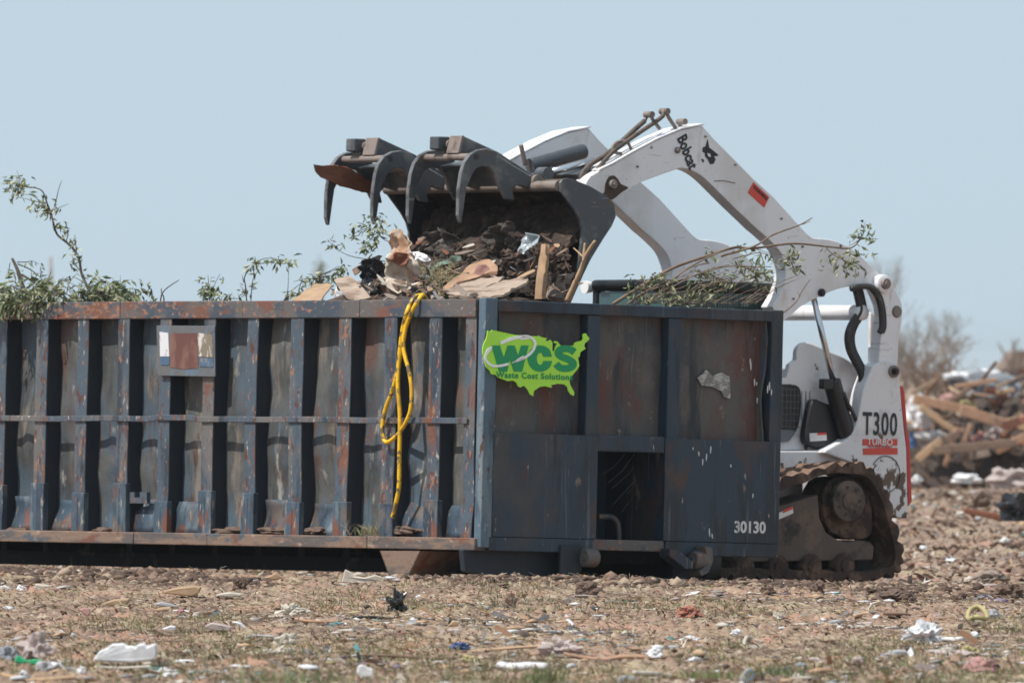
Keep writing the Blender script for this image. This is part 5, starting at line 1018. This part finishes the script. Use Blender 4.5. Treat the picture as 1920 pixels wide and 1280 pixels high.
cw = [0.17, 0.17, 0.10, 0.09, 0.10, 0.05, 0.03, 0.02, 0.12, 0.05, 0.08, 0.02]
scatter_strips('scrap_flakes', 2600, (0.03, 0.13), (0.010, 0.045), chipm, 'torn strips of board, paper, siding and plastic scattered over the field', up=0.5, keep=clump, w=cw, lift=0.006)
scatter_lumps('small_litter', 12000, (0.004, 0.036), chipm, 'small chips of plastic, paper, board and insulation strewn about', flat=0.35, keep=clump, w=cw, elong=2.2, zoff=0.6)
scatter_lumps('small_litter', 5000, (0.006, 0.045), chipm+[M['clod'], M['cloddark']], 'storm litter covering the ground towards the debris pile', flat=0.75, y0=92, y1=180, w=[x*0.3 for x in cw]+[0.5, 0.2], elong=1.2, zoff=0.3, keep=lambda x, y: x > -6.0)
# ---- bigger litter, each piece a thing
g1 = lambda x, y: (x/3, 1020+y/3); g2 = lambda x, y: (640+x/3, 1020+y/3); g3 = lambda x, y: (1280+x/3, 1020+y/3)
def upright(name, label, cat, pts, gm, mk, th=0.06, amp=0.01, seed=1):
    """a piece lying or standing on the soil: outline seen by the camera, with real thickness away from it"""
    pp_ = [gm(*p) for p in pts]; by = max(p[1] for p in pp_); c = gpix(sum(p[0] for p in pp_)/len(pp_), by-0.5)
    P0 = [P(px, py, c.y) for px, py in pp_]; m = MB(); m.prism([p+Vector((0, 0.01*noise.noise(p*9), 0.0)) for p in P0], (0, th, 0))
    o = m.build(name, K_[mk] if isinstance(mk, str) else mk, bevel=min(0.006, th*0.3)); dz = ground_z(c.x, c.y)-min(p.z for p in P0); o.location.z += float(dz)+0.012
    return prop(rebase(o), label, cat)
def lump(name, label, cat, px, py, wpx, hpx, gm, mk, seed, amp=0.4, flat=None, sub=4, fr=1.7):
    a, b = gm(px, py); c = gpix(a, b); k = c.y/F; c.z = float(ground_z(c.x, c.y))+0.008
    return prop(crumple(name, c, (wpx/2*k, wpx/2*k*0.8, hpx*k*0.75), K_[mk] if isinstance(mk, str) else mk, seed, amp, sub, freq=fr), label, cat)
def gstick(name, label, cat, pts, gm, r, mk, flatten=None):
    P0 = []
    for p in pts:
        c = gpix(*gm(*p)); c.z = float(ground_z(c.x, c.y))+r*1.6; P0.append(c)
    yb = sum(p.y for p in P0)/len(P0)
    P0 = [Vector((p.x*yb/p.y, yb+(p.y-yb)*0.25, max(p.z, float(ground_z(p.x*yb/p.y, yb+(p.y-yb)*0.25))+r*1.3))) for p in P0]
    return prop(stick(name, P0, r, K_[mk], taper=False, n=5), label, cat)
upright('foam_block', 'large white moulded foam block with notched top at the lower left', 'foam', [(522, 655), (530, 640), (560, 602), (600, 585), (625, 566), (690, 560), (712, 578), (742, 574), (758, 584), (770, 566), (808, 562), (826, 580), (850, 566), (872, 562), (880, 600), (876, 640), (850, 655), (740, 664), (620, 664)], g1, 'whitepl', 0.22)
upright('foam_ledge', 'thin greyish foam strip under the large white foam block', 'foam', [(530, 664), (700, 668), (850, 660), (845, 672), (700, 680), (540, 674)], g1, 'pale', 0.1)
upright('green_cloth', 'bright green plastic scrap at the lower left edge', 'scrap', [(78, 622), (98, 588), (125, 606), (150, 618), (200, 612), (242, 618), (228, 648), (150, 642), (95, 636)], g1, 'green', 0.05)
lump('plastic_bag', 'greyish white crumpled plastic bag behind the green scrap', 'bag', 200, 630, 58, 40, g1, 'pinkpale', 1.2, 0.6, fr=2.6)
lump('grey_sheet', 'slate grey crumpled sheet at the left edge beside the green scrap', 'sheet', 45, 625, 46, 26, g1, 'slate', 2.2, 0.5, fr=2.6)
lump('white_rag', 'white rag lying in front of the green plastic scrap', 'rag', 255, 690, 34, 22, g1, 'greypl', 3.2, 0.5)
lump('white_rag', 'flat white rag right of the green plastic scrap', 'rag', 305, 650, 36, 12, g1, 'whitepl', 4.2, 0.5)
lump('foam_crumb', 'small white foam crumb at the lower left, nearest the left edge', 'foam', 130, 706, 18, 9, g1, 'whitepl', 5.2)
lump('foam_crumb', 'small white foam crumb below the left end of the foam block', 'foam', 460, 700, 17, 12, g1, 'whitepl', 6.2)
lump('foam_pieces', 'row of broken white foam lumps right of the big foam block', 'foam', 945, 718, 42, 14, g1, 'whitepl', 7.2, 0.7, fr=3)
upright('foam_strip', 'flat white strip lying right of the foam block', 'strip', [(970, 640), (1000, 628), (1060, 628), (1100, 634), (1090, 646), (1000, 646)], g1, 'whitepl', 0.05)
upright('white_strip', 'short curved white strip left of the teal strip', 'strip', [(1285, 660), (1310, 652), (1370, 658), (1425, 656), (1400, 672), (1320, 672)], g1, 'whitepl', 0.04)
upright('teal_strip', 'faded teal plastic strip near the bottom edge', 'strip', [(1395, 725), (1400, 692), (1460, 686), (1530, 698), (1580, 684), (1650, 690), (1655, 708), (1580, 716), (1500, 724)], g1, 'teal', 0.06)
upright('tan_board', 'flat tan board on the soil at left, near one of two', 'board', [(560, 322), (590, 300), (640, 286), (725, 280), (722, 300), (700, 318), (640, 324)], g1, 'card', 0.3)
upright('tan_board', 'broad flat tan board under the dumpster placard side, near the soil ridge', 'board', [(915, 245), (930, 230), (1000, 216), (1090, 206), (1130, 214), (1115, 245), (1080, 262), (1000, 256)], g1, 'card', 0.3)
upright('tan_board', 'thin bent tan board right of the broad flat tan board', 'board', [(1205, 262), (1225, 250), (1290, 240), (1355, 248), (1362, 262), (1300, 268)], g1, 'pale', 0.2)
upright('grey_board', 'grey curved shingle beside the tan board', 'shingle', [(860, 322), (905, 308), (950, 316), (1005, 334), (960, 340), (900, 332)], g1, 'greypl', 0.1)
upright('pink_scrap', 'small pink scrap standing on end left of the boards', 'scrap', [(440, 360), (470, 350), (500, 352), (512, 375), (495, 402), (468, 385)], g1, 'pink', 0.05)
lump('pink_scrap', 'small pinkish lump below the grey shingle', 'scrap', 1020, 362, 18, 12, g1, 'pink', 8.1)
upright('black_shard', 'black plastic shard behind the foam block', 'plastic', [(515, 575), (530, 552), (590, 542), (640, 536), (690, 548), (640, 556), (600, 572), (560, 590)], g1, 'blackpl', 0.06)
for i, (pts, mk, r, lb) in enumerate((([(610, 455), (700, 440), (800, 436), (880, 448), (1000, 485)], 'brownwood', 0.010, 'dark bent stick left of the small white paper'),
        ([(880, 524), (1000, 515), (1180, 505), (1400, 492), (1540, 478)], 'brownwood', 0.010, 'long dark stick between the foam block and the dumpster'),
        ([(880, 440), (940, 462), (1010, 486)], 'brownwood', 0.008, 'short dark stick crossing the bent stick'),
        ([(0, 712), (180, 735), (420, 750), (560, 745)], 'card', 0.012, 'long tan lath at the lower left corner'),
        ([(1380, 468), (1460, 464), (1550, 476)], 'greypl', 0.008, 'pale grey lath above the long dark stick'),
        ([(1660, 408), (1750, 412), (1900, 410)], 'peach', 0.009, 'pale orange lath right of the two paper scraps'),
        ([(1440, 622), (1600, 622), (1740, 618)], 'brownwood', 0.010, 'dark lath left of the purple rag'))): gstick('stick', lb, 'stick', pts, g1, r, mk)
upright('paper_scrap', 'small white paper scrap left of the dark bent stick end', 'paper', [(888, 440), (920, 430), (960, 415), (990, 420), (985, 445), (930, 455)], g1, 'whitepl', 0.04)
upright('paper_scrap', 'folded white scrap standing right of the brown flat board', 'paper', [(1298, 404), (1330, 402), (1360, 412), (1388, 440), (1362, 446), (1335, 420)], g1, 'whitepl', 0.04)
upright('brown_board', 'pinkish brown flat board left of the folded white scrap', 'board', [(1150, 420), (1190, 402), (1240, 412), (1300, 425), (1295, 450), (1200, 446), (1155, 436)], g1, 'pinkpale', 0.2)
lump('wool_tuft', 'whitish fibre tuft below the dumpster strap shadow, left centre', 'fibre', 1640, 340, 50, 20, g1, 'pale', 9.1, 0.7, fr=3)
lump('paper_wad', 'crinkled pale paper wad at the end of the long dark stick', 'paper', 1600, 525, 44, 20, g1, 'pale', 10.1, 0.6, fr=3)
lump('soil_chunk', 'dark root clump on the ridge under the middle of the dumpster side', 'soil', 1350, 225, 30, 22, g1, 'clod', 11.1, 0.6, fr=3)
upright('torn_bark', 'torn pale bark piece standing against the dumpster at left centre', 'bark', [(1480, 180), (1520, 165), (1555, 145), (1570, 160), (1600, 178), (1540, 190)], g1, 'card', 0.06)
upright('torn_bark', 'pale torn wood heaped at the foot of the rusty gusset', 'bark', [(0, 185), (10, 150), (20, 110), (50, 125), (75, 150), (130, 158), (190, 142), (245, 158), (240, 180), (120, 190)], g2, 'pale', 0.10)
upright('white_chunk', 'white flat chunk on the ridge at the left edge', 'chunk', [(0, 200), (0, 176), (30, 172), (55, 190), (50, 205)], g1, 'whitepl', 0.1)
upright('white_chunk', 'long white chunk on the ridge, third from the left edge', 'chunk', [(190, 195), (200, 168), (260, 176), (320, 184), (300, 200), (230, 205)], g1, 'pale', 0.1)
lump('white_chunk', 'small white chunk on the ridge, second from the left edge', 'chunk', 120, 205, 18, 12, g1, 'whitepl', 12.4)
lump('black_wad', 'black crumpled plastic wad in front of the rusty gusset', 'plastic', 315, 334, 34, 30, g2, 'blackpl', 13.1, 0.8, fr=3)
upright('paper_sheet', 'bright white paper standing up near the bottom edge', 'paper', [(88, 715), (85, 668), (95, 628), (120, 622), (150, 640), (180, 650), (184, 700), (160, 720)], g2, 'whitepl', 0.03)
lump('purple_rag', 'faded purple rag behind the bright white paper', 'rag', 210, 640, 76, 14, g2, 'purple', 14.1, 0.6, fr=3)
lump('blue_scrap', 'blue and black plastic scrap at the end of the long plank', 'scrap', 665, 545, 38, 12, g2, 'blue', 15.1, 0.6, fr=3)
upright('blue_scrap', 'bright blue flat scrap above the pale tube', 'scrap', [(878, 618), (900, 606), (960, 608), (1010, 626), (1000, 634), (920, 628)], g2, 'blue', 0.05)
lump('yellow_scrap', 'yellow foam scrap between the long plank and the pale tube', 'scrap', 715, 604, 36, 10, g2, 'yellow', 16.1, 0.5)
gstick('pale_tube', 'pale green white plastic tube lying near the bottom edge', 'tube', [(888, 642), (960, 650), (1050, 664), (1155, 672)], g2, 0.020, 'whitepl')
gstick('black_cable', 'long black cable lying across the grass', 'cable', [(0, 384), (150, 378), (300, 378), (480, 380), (700, 368), (860, 376), (1000, 380), (1160, 394)], g2, 0.008, 'blackpl')
gstick('bent_stick', 'short white bent stick right of the cable end', 'stick', [(1245, 398), (1275, 418), (1300, 436), (1298, 456)], g2, 0.009, 'whitepl')
upright('long_plank', 'long pale plank lying in front of the pinkish fluff', 'plank', [(690, 566), (760, 550), (900, 540), (1100, 526), (1180, 522), (1180, 534), (1000, 548), (800, 566)], g2, 'wood', 0.10)
lump('insulation_fluff', 'pale pinkish insulation fluff at the end of the long plank', 'insulation', 1240, 572, 72, 26, g2, 'pinkpale', 17.1, 0.6, fr=3)
gstick('thin_plank', 'thin long brown plank in front of the pinkish fluff', 'plank', [(1250, 598), (1450, 600), (1600, 606), (1800, 608), (1900, 592)], g2, 0.012, 'peach')
lump('white_rag', 'white rag draped over the thin brown plank', 'rag', 1765, 604, 30, 15, g2, 'whitepl', 18.1)
upright('grey_slab', 'dark grey slab lying near the bottom, centre right', 'slab', [(1540, 712), (1550, 688), (1600, 676), (1660, 684), (1680, 700), (1640, 716)], g2, 'slate', 0.12)
gstick('pale_lath', 'pale lath at the right of the dark grey slab', 'lath', [(1640, 704), (1760, 696), (1860, 682)], g2, 0.012, 'pale')
gstick('brown_lath', 'long brown lath running left at the bottom centre', 'lath', [(100, 604), (300, 602), (560, 600), (680, 590)], g2, 0.009, 'brownwood')
lump('soil_chunk', 'dark triangular clod standing beneath the dumpster corner', 'soil', 1385, 255, 48, 24, g2, 'clod', 19.1, 0.4)
lump('stone_heap', 'grey stone and mud lump in front of the dumpster corner', 'stone', 960, 305, 30, 20, g2, 'clod', 20.3, 0.5)
lump('pink_scrap', 'pale pink scrap at the left of the black wad', 'scrap', 30, 285, 36, 8, g2, 'pinkpale', 21.3, 0.5)
upright('tan_wedge', 'small tan wedge of wood in the grass at centre', 'wood', [(600, 445), (620, 420), (640, 414), (655, 430), (660, 446)], g2, 'card', 0.05)
# right third
lump('white_tangle', 'tangled white plastic strips at the right', 'plastic', 1360, 515, 60, 30, g3, 'whitepl', 22.3, 0.9, fr=4)
gstick('white_strip', 'white plastic strip trailing right from the white tangle', 'strip', [(1400, 506), (1480, 500), (1540, 520), (1600, 500), (1640, 494), (1662, 470), (1650, 448)], g3, 0.012, 'whitepl')
c_r = gpix(*g3(1660, 425)); ring = []
for i in range(25):
    a = i/24*2*math.pi; ring.append(c_r+Vector((0.052*math.cos(a), 0.10*math.sin(a), 0.012+0.055*max(0, math.sin(a))+0.012*noise.noise(Vector((a, 1, 2))))))
prop(rebase(MB().tube(ring, 0.013, 8, caps=False).build('yellow_ring', K_['yellow'], smooth=True)), 'yellow foam ring lying behind the white tangle', 'foam')
upright('leaning_stick', 'thin dark stick leaning over the yellow ring', 'stick', [(1545, 328), (1550, 326), (1610, 392), (1665, 452), (1658, 455), (1602, 396)], g3, 'brownwood', 0.01)
lump('grey_stone', 'grey stone right of the yellow ring', 'stone', 1750, 395, 22, 16, g3, 'greypl', 23.3, 0.3)
upright('black_block', 'small black upright block behind the pale plank at right', 'block', [(1258, 588), (1256, 545), (1275, 538), (1292, 548), (1294, 588)], g3, 'blackpl', 0.04)
upright('grey_slab', 'flat grey slab left of the small black block', 'slab', [(1150, 588), (1170, 572), (1220, 562), (1262, 568), (1290, 590), (1240, 602)], g3, 'greypl', 0.2)
upright('orange_plank', 'short orange plank right of the small black block', 'plank', [(1300, 574), (1330, 560), (1415, 556), (1412, 568), (1340, 578)], g3, 'peach', 0.1)
lump('insulation_strip', 'pale pink and white insulation strip at the right', 'insulation', 1500, 606, 110, 14, g3, 'pinkpale', 24.3, 0.6, fr=4)
lump('yellow_foam', 'pale yellow foam lump on the insulation strip', 'foam', 1600, 600, 40, 18, g3, 'yellow', 25.3, 0.6, fr=3)
gstick('white_lath', 'straight white lath right of the insulation strip', 'lath', [(1690, 568), (1760, 560), (1815, 556)], g3, 0.007, 'whitepl')
lump('pink_insulation', 'dusky pink insulation lump at the lower right', 'insulation', 1680, 692, 64, 30, g3, 'pink', 26.3, 0.35, fr=2)
upright('dark_log', 'dark short log behind the pink insulation lump', 'log', [(1700, 612), (1730, 606), (1790, 632), (1785, 650), (1740, 642)], g3, 'blackpl', 0.1)
upright('slate_piece', 'grey stone slab leaning upright at the lower right of centre', 'stone', [(320, 735), (330, 690), (350, 655), (375, 640), (400, 650), (412, 690), (400, 715), (370, 730)], g3, 'slate', 0.06)
upright('dark_wedge', 'dark board end leaning on the grey stone slab', 'board', [(290, 626), (310, 624), (356, 655), (350, 670), (330, 665)], g3, 'brownwood', 0.04)
lump('soil_chunk', 'dark chunk right of the leaning grey stone slab', 'soil', 430, 728, 18, 20, g3, 'clod', 28.3)
upright('brown_wedge', 'triangular brown rock at the lower centre right', 'rock', [(60, 735), (80, 680), (102, 640), (130, 648), (170, 680), (205, 720), (140, 735)], g3, 'brownwood', 0.12)
tuft('yellow_weed', 'yellow green weed in front of the triangular brown rock', gpix(*g3(140, 752)), 0.22, 0.055, 130, 51, [K_['yellow'], M['grassg'], M['leafpale']], 'weed')
tuft('green_weed', 'small green weed at the bottom edge right of the paper sheet', gpix(*g2(1145, 778)), 0.14, 0.09, 60, 52, [M['grassg'], M['leaf']], 'weed')
tuft('green_weed', 'leafy green weed at the bottom edge below the teal strip', gpix(*g1(1640, 778)), 0.3, 0.08, 110, 53, [M['grassg'], M['leafpale']], 'weed')
tuft('green_weed', 'small green weed right of the grey slab and yellow weed', gpix(*g3(520, 735)), 0.16, 0.06, 70, 54, [M['grassg'], M['leaf']], 'weed')
for i, (x, y, w_, h_2, lb) in enumerate(((835, 752, 26, 12, 'bluish stone at the bottom edge, left one of three'), (905, 752, 28, 9, 'bluish stone at the bottom edge, middle one of three'), (1200, 765, 34, 10, 'bluish stone at the bottom edge, right one of three'), (665, 668, 22, 8, 'small flat blue grey stone above the bluish stones'))):
    lump('blue_stone', lb, 'stone', x, y, w_, h_2, g3, 'slate', 30+i, 0.25)
lump('white_stone', 'white stone cut by the lower right corner', 'stone', 1870, 775, 40, 18, g3, 'whitepl', 36.1, 0.3)
for i, (x, y, w_, h_2, mk, lb) in enumerate(((752, 250, 26, 18, 'clod', 'rounded dark clod on the wheel path just right of centre of the track'), (1180, 280, 66, 20, 'clod', 'long dark clod heap on the wheel path'), (1275, 285, 26, 14, 'clod', 'dark clod at the right end of the long heap'), (1560, 270, 28, 16, 'clod', 'pointed dark clod on the wheel path'), (1830, 275, 54, 24, 'clod', 'biggest dark clod at the right edge of the wheel path'), (1740, 205, 54, 18, 'greywood', 'flat grey mound behind the biggest dark clod'),
        (535, 385, 16, 14, 'pale', 'small pale stone in the grass right of centre'), (40, 372, 42, 18, 'brick', 'reddish lump with white edge in front of the dumpster hooks'), (300, 465, 20, 10, 'whitepl', 'pale stone in the grass below the reddish lump'), (40, 490, 34, 12, 'whitepl', 'crumpled white scrap below the reddish lump'), (515, 598, 24, 10, 'blackpl', 'black scrap in the grass at the lower right of centre'), (650, 590, 34, 12, 'clod', 'dark scrap heap right of the black scrap'), (985, 650, 22, 12, 'clod', 'dark lump in the grass above the bluish stones'), (480, 260, 30, 12, 'clod', 'pale clod cluster under the track front'))):
    lump('clod_lump' if mk == 'clod' else 'litter_lump', lb, 'clod' if mk == 'clod' else 'lump', x, y, w_, h_2, g3, mk, 40+i*1.3, 0.5, fr=2.4)
gstick('bone_stick', 'curved white root on the soil below the reddish lump', 'root', [(335, 550), (345, 520), (370, 495), (420, 490), (450, 500)], g3, 0.010, 'pale')
upright('bent_bark', 'pale arched bark strip on the wheel path', 'bark', [(1040, 350), (1045, 310), (1065, 282), (1105, 272), (1112, 278), (1075, 292), (1058, 318), (1052, 350)], g3, 'pale', 0.03)
gstick('long_lath', 'orange brown lath near the bottom right of centre', 'lath', [(700, 682), (780, 686), (870, 680)], g3, 0.014, 'peach')
# far right: things before the pile
def farup(name, label, cat, pts, Y, mk, th, off=(0, 0)):
    P0 = [P(px, py, Y) for px, py in pts]; o = MB().prism(P0, (0, th, 0)).build(name, K_[mk] if isinstance(mk, str) else mk, bevel=0.01)
    return prop(rebase(o), label, cat)
def farlump(name, label, cat, px, py, wpx, hpx, Y, mk, seed, amp=0.4, fr=1.8, zg=None):
    k = Y/F; c = P(px, py, Y); return prop(crumple(name, c, (wpx/2*k, wpx/2*k*0.7, hpx*k*0.72), K_[mk] if isinstance(mk, str) else mk, seed, amp, 3, freq=fr), label, cat)
farlump('black_bag', 'black plastic bag at the right edge behind the tracks', 'bag', 1905, 975, 64, 46, 118, 'blackpl', 2.7, 0.7, 2.6)
farup('reddish_plank', 'reddish plank lying left of the black bag', 'plank', [(1808, 952), (1870, 962), (1882, 970), (1870, 974), (1806, 962)], 121, 'rustwood', 0.15)
farlump('grey_heap', 'small brown heap left of the black bag', 'heap', 1838, 950, 36, 26, 124, 'clod', 3.9)
farlump('pink_insulation', 'pink insulation sheet at the foot of the debris pile', 'insulation', 1895, 912, 90, 34, 152, 'pinkpale', 4.4, 0.5, 2.5)
farlump('white_bag', 'white flattened bag at the foot of the debris pile', 'bag', 1812, 905, 54, 16, 155, 'whitepl', 5.5, 0.4)
farlump('white_bag', 'small white bag beside the loader tail', 'bag', 1718, 906, 20, 14, 150, 'whitepl', 5.9, 0.4)
farlump('white_bag', 'tiny bright white bag left of the reddish plank', 'bag', 1800, 968, 18, 10, 119, 'pale', 6.9, 0.4)
# ================================================================ BACKGROUND
YP = 176.0; kp = YP/F
m = MB(); xs = np.linspace(P(1640, 0, YP).x, P(2300, 0, YP).x, 90); ys = np.linspace(YP-3, YP+14, 50); vs = []
for x in xs:
    px = 960+x/kp
    top = (0.75+0.40*min(1, max(0, (px-1690)/120)))*(1+0.4*noise.noise(Vector((x*1.1, 3, 3))))
    for y in ys:
        t = (y-YP+3)/17; hgt = top*math.sin(math.pi*min(1, t*1.15)**0.7)**0.8 if 0 < t*1.15 < 1 else 0
        vs.append((x, y, -0.24+max(0, hgt+0.16*noise.noise(Vector((x*2.2, y*1.3, 1)))+0.1*noise.noise(Vector((x*6, y*3, 2))))*(1 if 0 < t < 1 else 0)))
n = len(ys); m.add(vs, [(i*n+j, (i+1)*n+j, (i+1)*n+j+1, i*n+j+1) for i in range(len(xs)-1) for j in range(n-1)])
prop(rebase(m.build('debris_mound', M['dirt'])), 'long dark mound of soil and crushed rubble under the broken timber', 'rubble')
def board(name, label, pts, Y, wpx, mk, th=0.05, cat='plank', group=None, depth=0.12):
    a, b = P(*pts[0], Y), P(*pts[1], Y+(pts[2] if len(pts) > 2 else 0)); d = (b-a).normalized(); up = d.cross(Vector((0, 1, 0))).normalized()*wpx/2*Y/F
    o = MB().prism([a-up, b-up*0.9, b+up, a+up*1.1], (0, depth, 0)).build(name, K_[mk], bevel=0.01); return prop(rebase(o), label, cat, group)
BB = [(((1712, 748), (1830, 772)), 18, 'peach', 'thick orange beam across the top left of the debris pile'), (((1800, 768), (1900, 800)), 20, 'peach', 'thick orange beam continuing down right over the pile'), (((1725, 762), (1800, 815)), 12, 'wood', 'pale beam slanting down right from the pile top left'),
      (((1795, 800), (1772, 875)), 9, 'peach', 'left one of two orange laths standing on the pile face'), (((1820, 795), (1800, 850)), 8, 'peach', 'right one of two orange laths standing on the pile face'), (((1880, 800), (1925, 785)), 16, 'brick', 'reddish beam end at the right edge of the pile, upper'),
      (((1868, 845), (1930, 815)), 16, 'peach', 'orange beam end at the right edge of the pile, lower'), (((1730, 848), (1800, 812)), 16, 'brownwood', 'brown beam low at the left of the pile'), (((1720, 862), (1765, 825)), 14, 'wood', 'tan beam end at the lower left of the pile'), (((1790, 725), (1870, 712)), 9, 'peach', 'orange lath on top of the pile below the white roofing'),
      (((1750, 845), (1905, 830)), 16, 'brownwood', 'long brown beam lying low across the pile')]
for i, (p_, w_, mk, lb) in enumerate(BB): board('timber_beam', lb, p_, YP-3.2-0.05*i, w_, mk)
rnd = random.Random(77)
for i in range(240):
    px = rnd.uniform(1690, 2080); py = rnd.uniform(715, 872); a = rnd.gauss(0.1, 0.55); l = rnd.uniform(15, 70)
    if px < 1760 and py < 740: continue
    board('broken_board', 'broken board lying in the blurred timber pile behind the loader', ((px, py), (px+l*math.cos(a), py+l*math.sin(a)), rnd.uniform(-1.2, 1.2)), YP+rnd.uniform(-3.1, 1.0), rnd.uniform(3, 13),
          rnd.choice(['wood', 'brownwood', 'brownwood', 'greywood', 'pale', 'card', 'brick', 'card', 'peach', 'greypl', 'rustwood', 'clod']), group='broken boards in the far timber pile')
for i, (px, py, w_, h2, mk, nm, lb) in enumerate(((1850, 745, 130, 44, 'slate', 'grey_tarp', 'big slate grey roofing sheet slumped over the pile top'), (1905, 770, 60, 40, 'greywood', 'grey_tarp', 'brown grey tarp right of the slate roofing sheet'), (1850, 712, 74, 18, 'whitepl', 'white_roofing', 'bright white roofing sheet on top of the pile'), (1795, 712, 60, 14, 'whitepl', 'white_roofing', 'smaller white sheet left of the bright roofing'),
       (1722, 800, 50, 56, 'whitepl', 'white_sheet', 'pale white sheet behind the loader tail'), (1745, 822, 60, 14, 'whitepl', 'white_sheet', 'white strip below the pale white sheet'), (1712, 838, 16, 26, 'blue', 'blue_scrap', 'blue scrap right beside the loader tail'), (1780, 758, 36, 20, 'pink', 'pink_insulation', 'pink insulation bundle near the top of the pile'), (1812, 770, 40, 18, 'yellow', 'yellow_foam', 'pale yellow foam on the debris pile'),
       (1862, 822, 40, 24, 'pinkpale', 'pink_insulation', 'pink and white bundle in the middle of the pile'), (1830, 840, 34, 24, 'pink', 'pink_insulation', 'pink bundle low in the pile between laths and beam'), (1792, 850, 16, 16, 'teal', 'teal_scrap', 'teal scrap between the two standing laths'), (1868, 812, 20, 14, 'whitepl', 'white_bundle', 'small white bundle in the middle of the pile'))):
    farlump(nm, lb, nm.split('_')[-1], px, py, w_, h2, YP-2.9 + (2.5 if i < 4 else 0), mk, 50+i*1.7, 0.45, 2.0)
# bare trees, houses and far poles
def tree(name, label, px, pyb, pyt, Y, spreadx, seed, mt, lean=0.0, r0=0.07, depth=6, foliage=0, cat='tree'):
    rnd = random.Random(seed); b = P(px, pyb, Y); Hh = (pyb-pyt)*Y/F; o = empty(name, Matrix.Translation(b), label, cat); m = MB(); tips = []
    def grow(p, d, l, r, k):
        q = p+d*l; mid_ = (p+q)/2+Vector((rnd.uniform(-1, 1), rnd.uniform(-1, 1), 0))*l*0.07; m.tube([p, mid_, q], [r, r*0.85, r*0.68], 5, caps=False); tips.append(q)
        if k == 0: return
        for _ in range(2 if k < 4 and rnd.random() < 0.45 else 3):
            nd = (d+Vector((rnd.uniform(-1, 1)*spreadx, rnd.uniform(-1, 1)*spreadx, rnd.uniform(-0.25, 0.55)))).normalized(); grow(q, nd, l*rnd.uniform(0.58, 0.86), r*0.62, k-1)
    grow(Vector((0, 0, -0.3)), Vector((lean, 0, 1)).normalized(), Hh*0.30, r0, depth)
    s = Hh/max(t.z for t in tips); m.v = [(x*s, y*s, z*s) for x, y, z in m.v]; m.build('trunk', mt, o)
    if foliage:
        lf = MB()
        for t in tips[len(tips)//4:]: leafset(lf, t*s, foliage, (Hh*0.07,)*3, rnd, Hh*0.035)
        lf.build('crown', [M['leaf'], M['leafpale']], o)
    return o
M['farbark'] = mat('far_bark', (0.30, 0.26, 0.23), 0.95, var=0.3); M['farbark2'] = mat('brown_far_bark', (0.24, 0.17, 0.13), 0.95, var=0.3)
tree('bare_tree', 'broad bare broken tree standing behind the debris pile', 1762, 800, 575, 205, 0.80, 5, M['farbark'], -0.3, 0.05, 7)
tree('brush_tree', 'low dense brown snapped tree close behind the loader tail', 1722, 800, 640, 200, 1.0, 9, M['farbark2'], 0.1, 0.05, 7)
tree('brush_tree', 'low dense brown brush right of the snapped tree', 1768, 810, 665, 198, 1.1, 31, M['farbark2'], -0.1, 0.05, 7)
tree('bare_tree', 'tall thin bare tree rising above the loader rear link', 1680, 760, 470, 240, 0.42, 12, M['farbark'], -0.12, 0.03, 6)
tree('bare_tree', 'thin bare tree between the tall tree and the broad tree', 1712, 760, 560, 230, 0.7, 15, M['farbark'], 0.1, 0.04, 6)
tree('small_tree', 'small pale green tree by the brick house at the right edge', 1893, 740, 632, 290, 0.5, 21, M['farbark'], 0, 0.03, 3, 3)
tree('small_tree', 'slim dark green tree top far behind the trash heap', 602, 700, 484, 300, 0.05, 23, M['farbark'], 0, 0.05, 4, 2)
def pole(name, label, px, py, Y, r):
    a = P(px, 700, Y); b = P(px, py, Y); o = MB().tube([a, (a+b)/2+Vector((0.02, 0, 0)), b], [r, r*0.8, r*0.5], 8).build(name, M['farbark'], smooth=True); return prop(rebase(o), label, 'trunk')
pole('dead_trunk', 'distant dead trunk beyond the leaves at the left', 95, 481, 260, 0.055)
h = empty('brick_house', Matrix.Translation(P(1925, 745, 300)), 'low brick house far away at the right edge', 'house'); k3 = 300/F
MB().box((-38*k3, 0, -0.6), (140*k3, 5, 52*k3)).build('wall', K_['brick'], h)
MB().prism([(-46*k3, -0.3, 52*k3), (148*k3, -0.3, 52*k3), (120*k3, -0.3, 88*k3), (-20*k3, -0.3, 88*k3)], (0, 5.6, 0)).build('roof', K_['brownwood'], h)
for x in (0, 50): MB().box((x*k3, -0.02, 20*k3), ((x+22)*k3, 0.02, 42*k3)).build('window', M['glass'], h)

# ================================================================ HAZE
hz, ht, hb = new_mat('haze')
for n_ in list(ht.nodes):
    if n_.type == 'BSDF_PRINCIPLED': ht.nodes.remove(n_)
pv = ht.nodes.new('ShaderNodeVolumePrincipled'); pv.inputs['Color'].default_value = (0.86, 0.92, 0.97, 1); pv.inputs['Density'].default_value = 0.00013; pv.inputs['Anisotropy'].default_value = 0.2
ht.links.new(pv.outputs[0], [n_ for n_ in ht.nodes if n_.type == 'OUTPUT_MATERIAL'][0].inputs['Volume'])
prop(MB().box((-3600, -110, -8), (3600, 8000, 12)).build('haze', hz), kind='stuff')
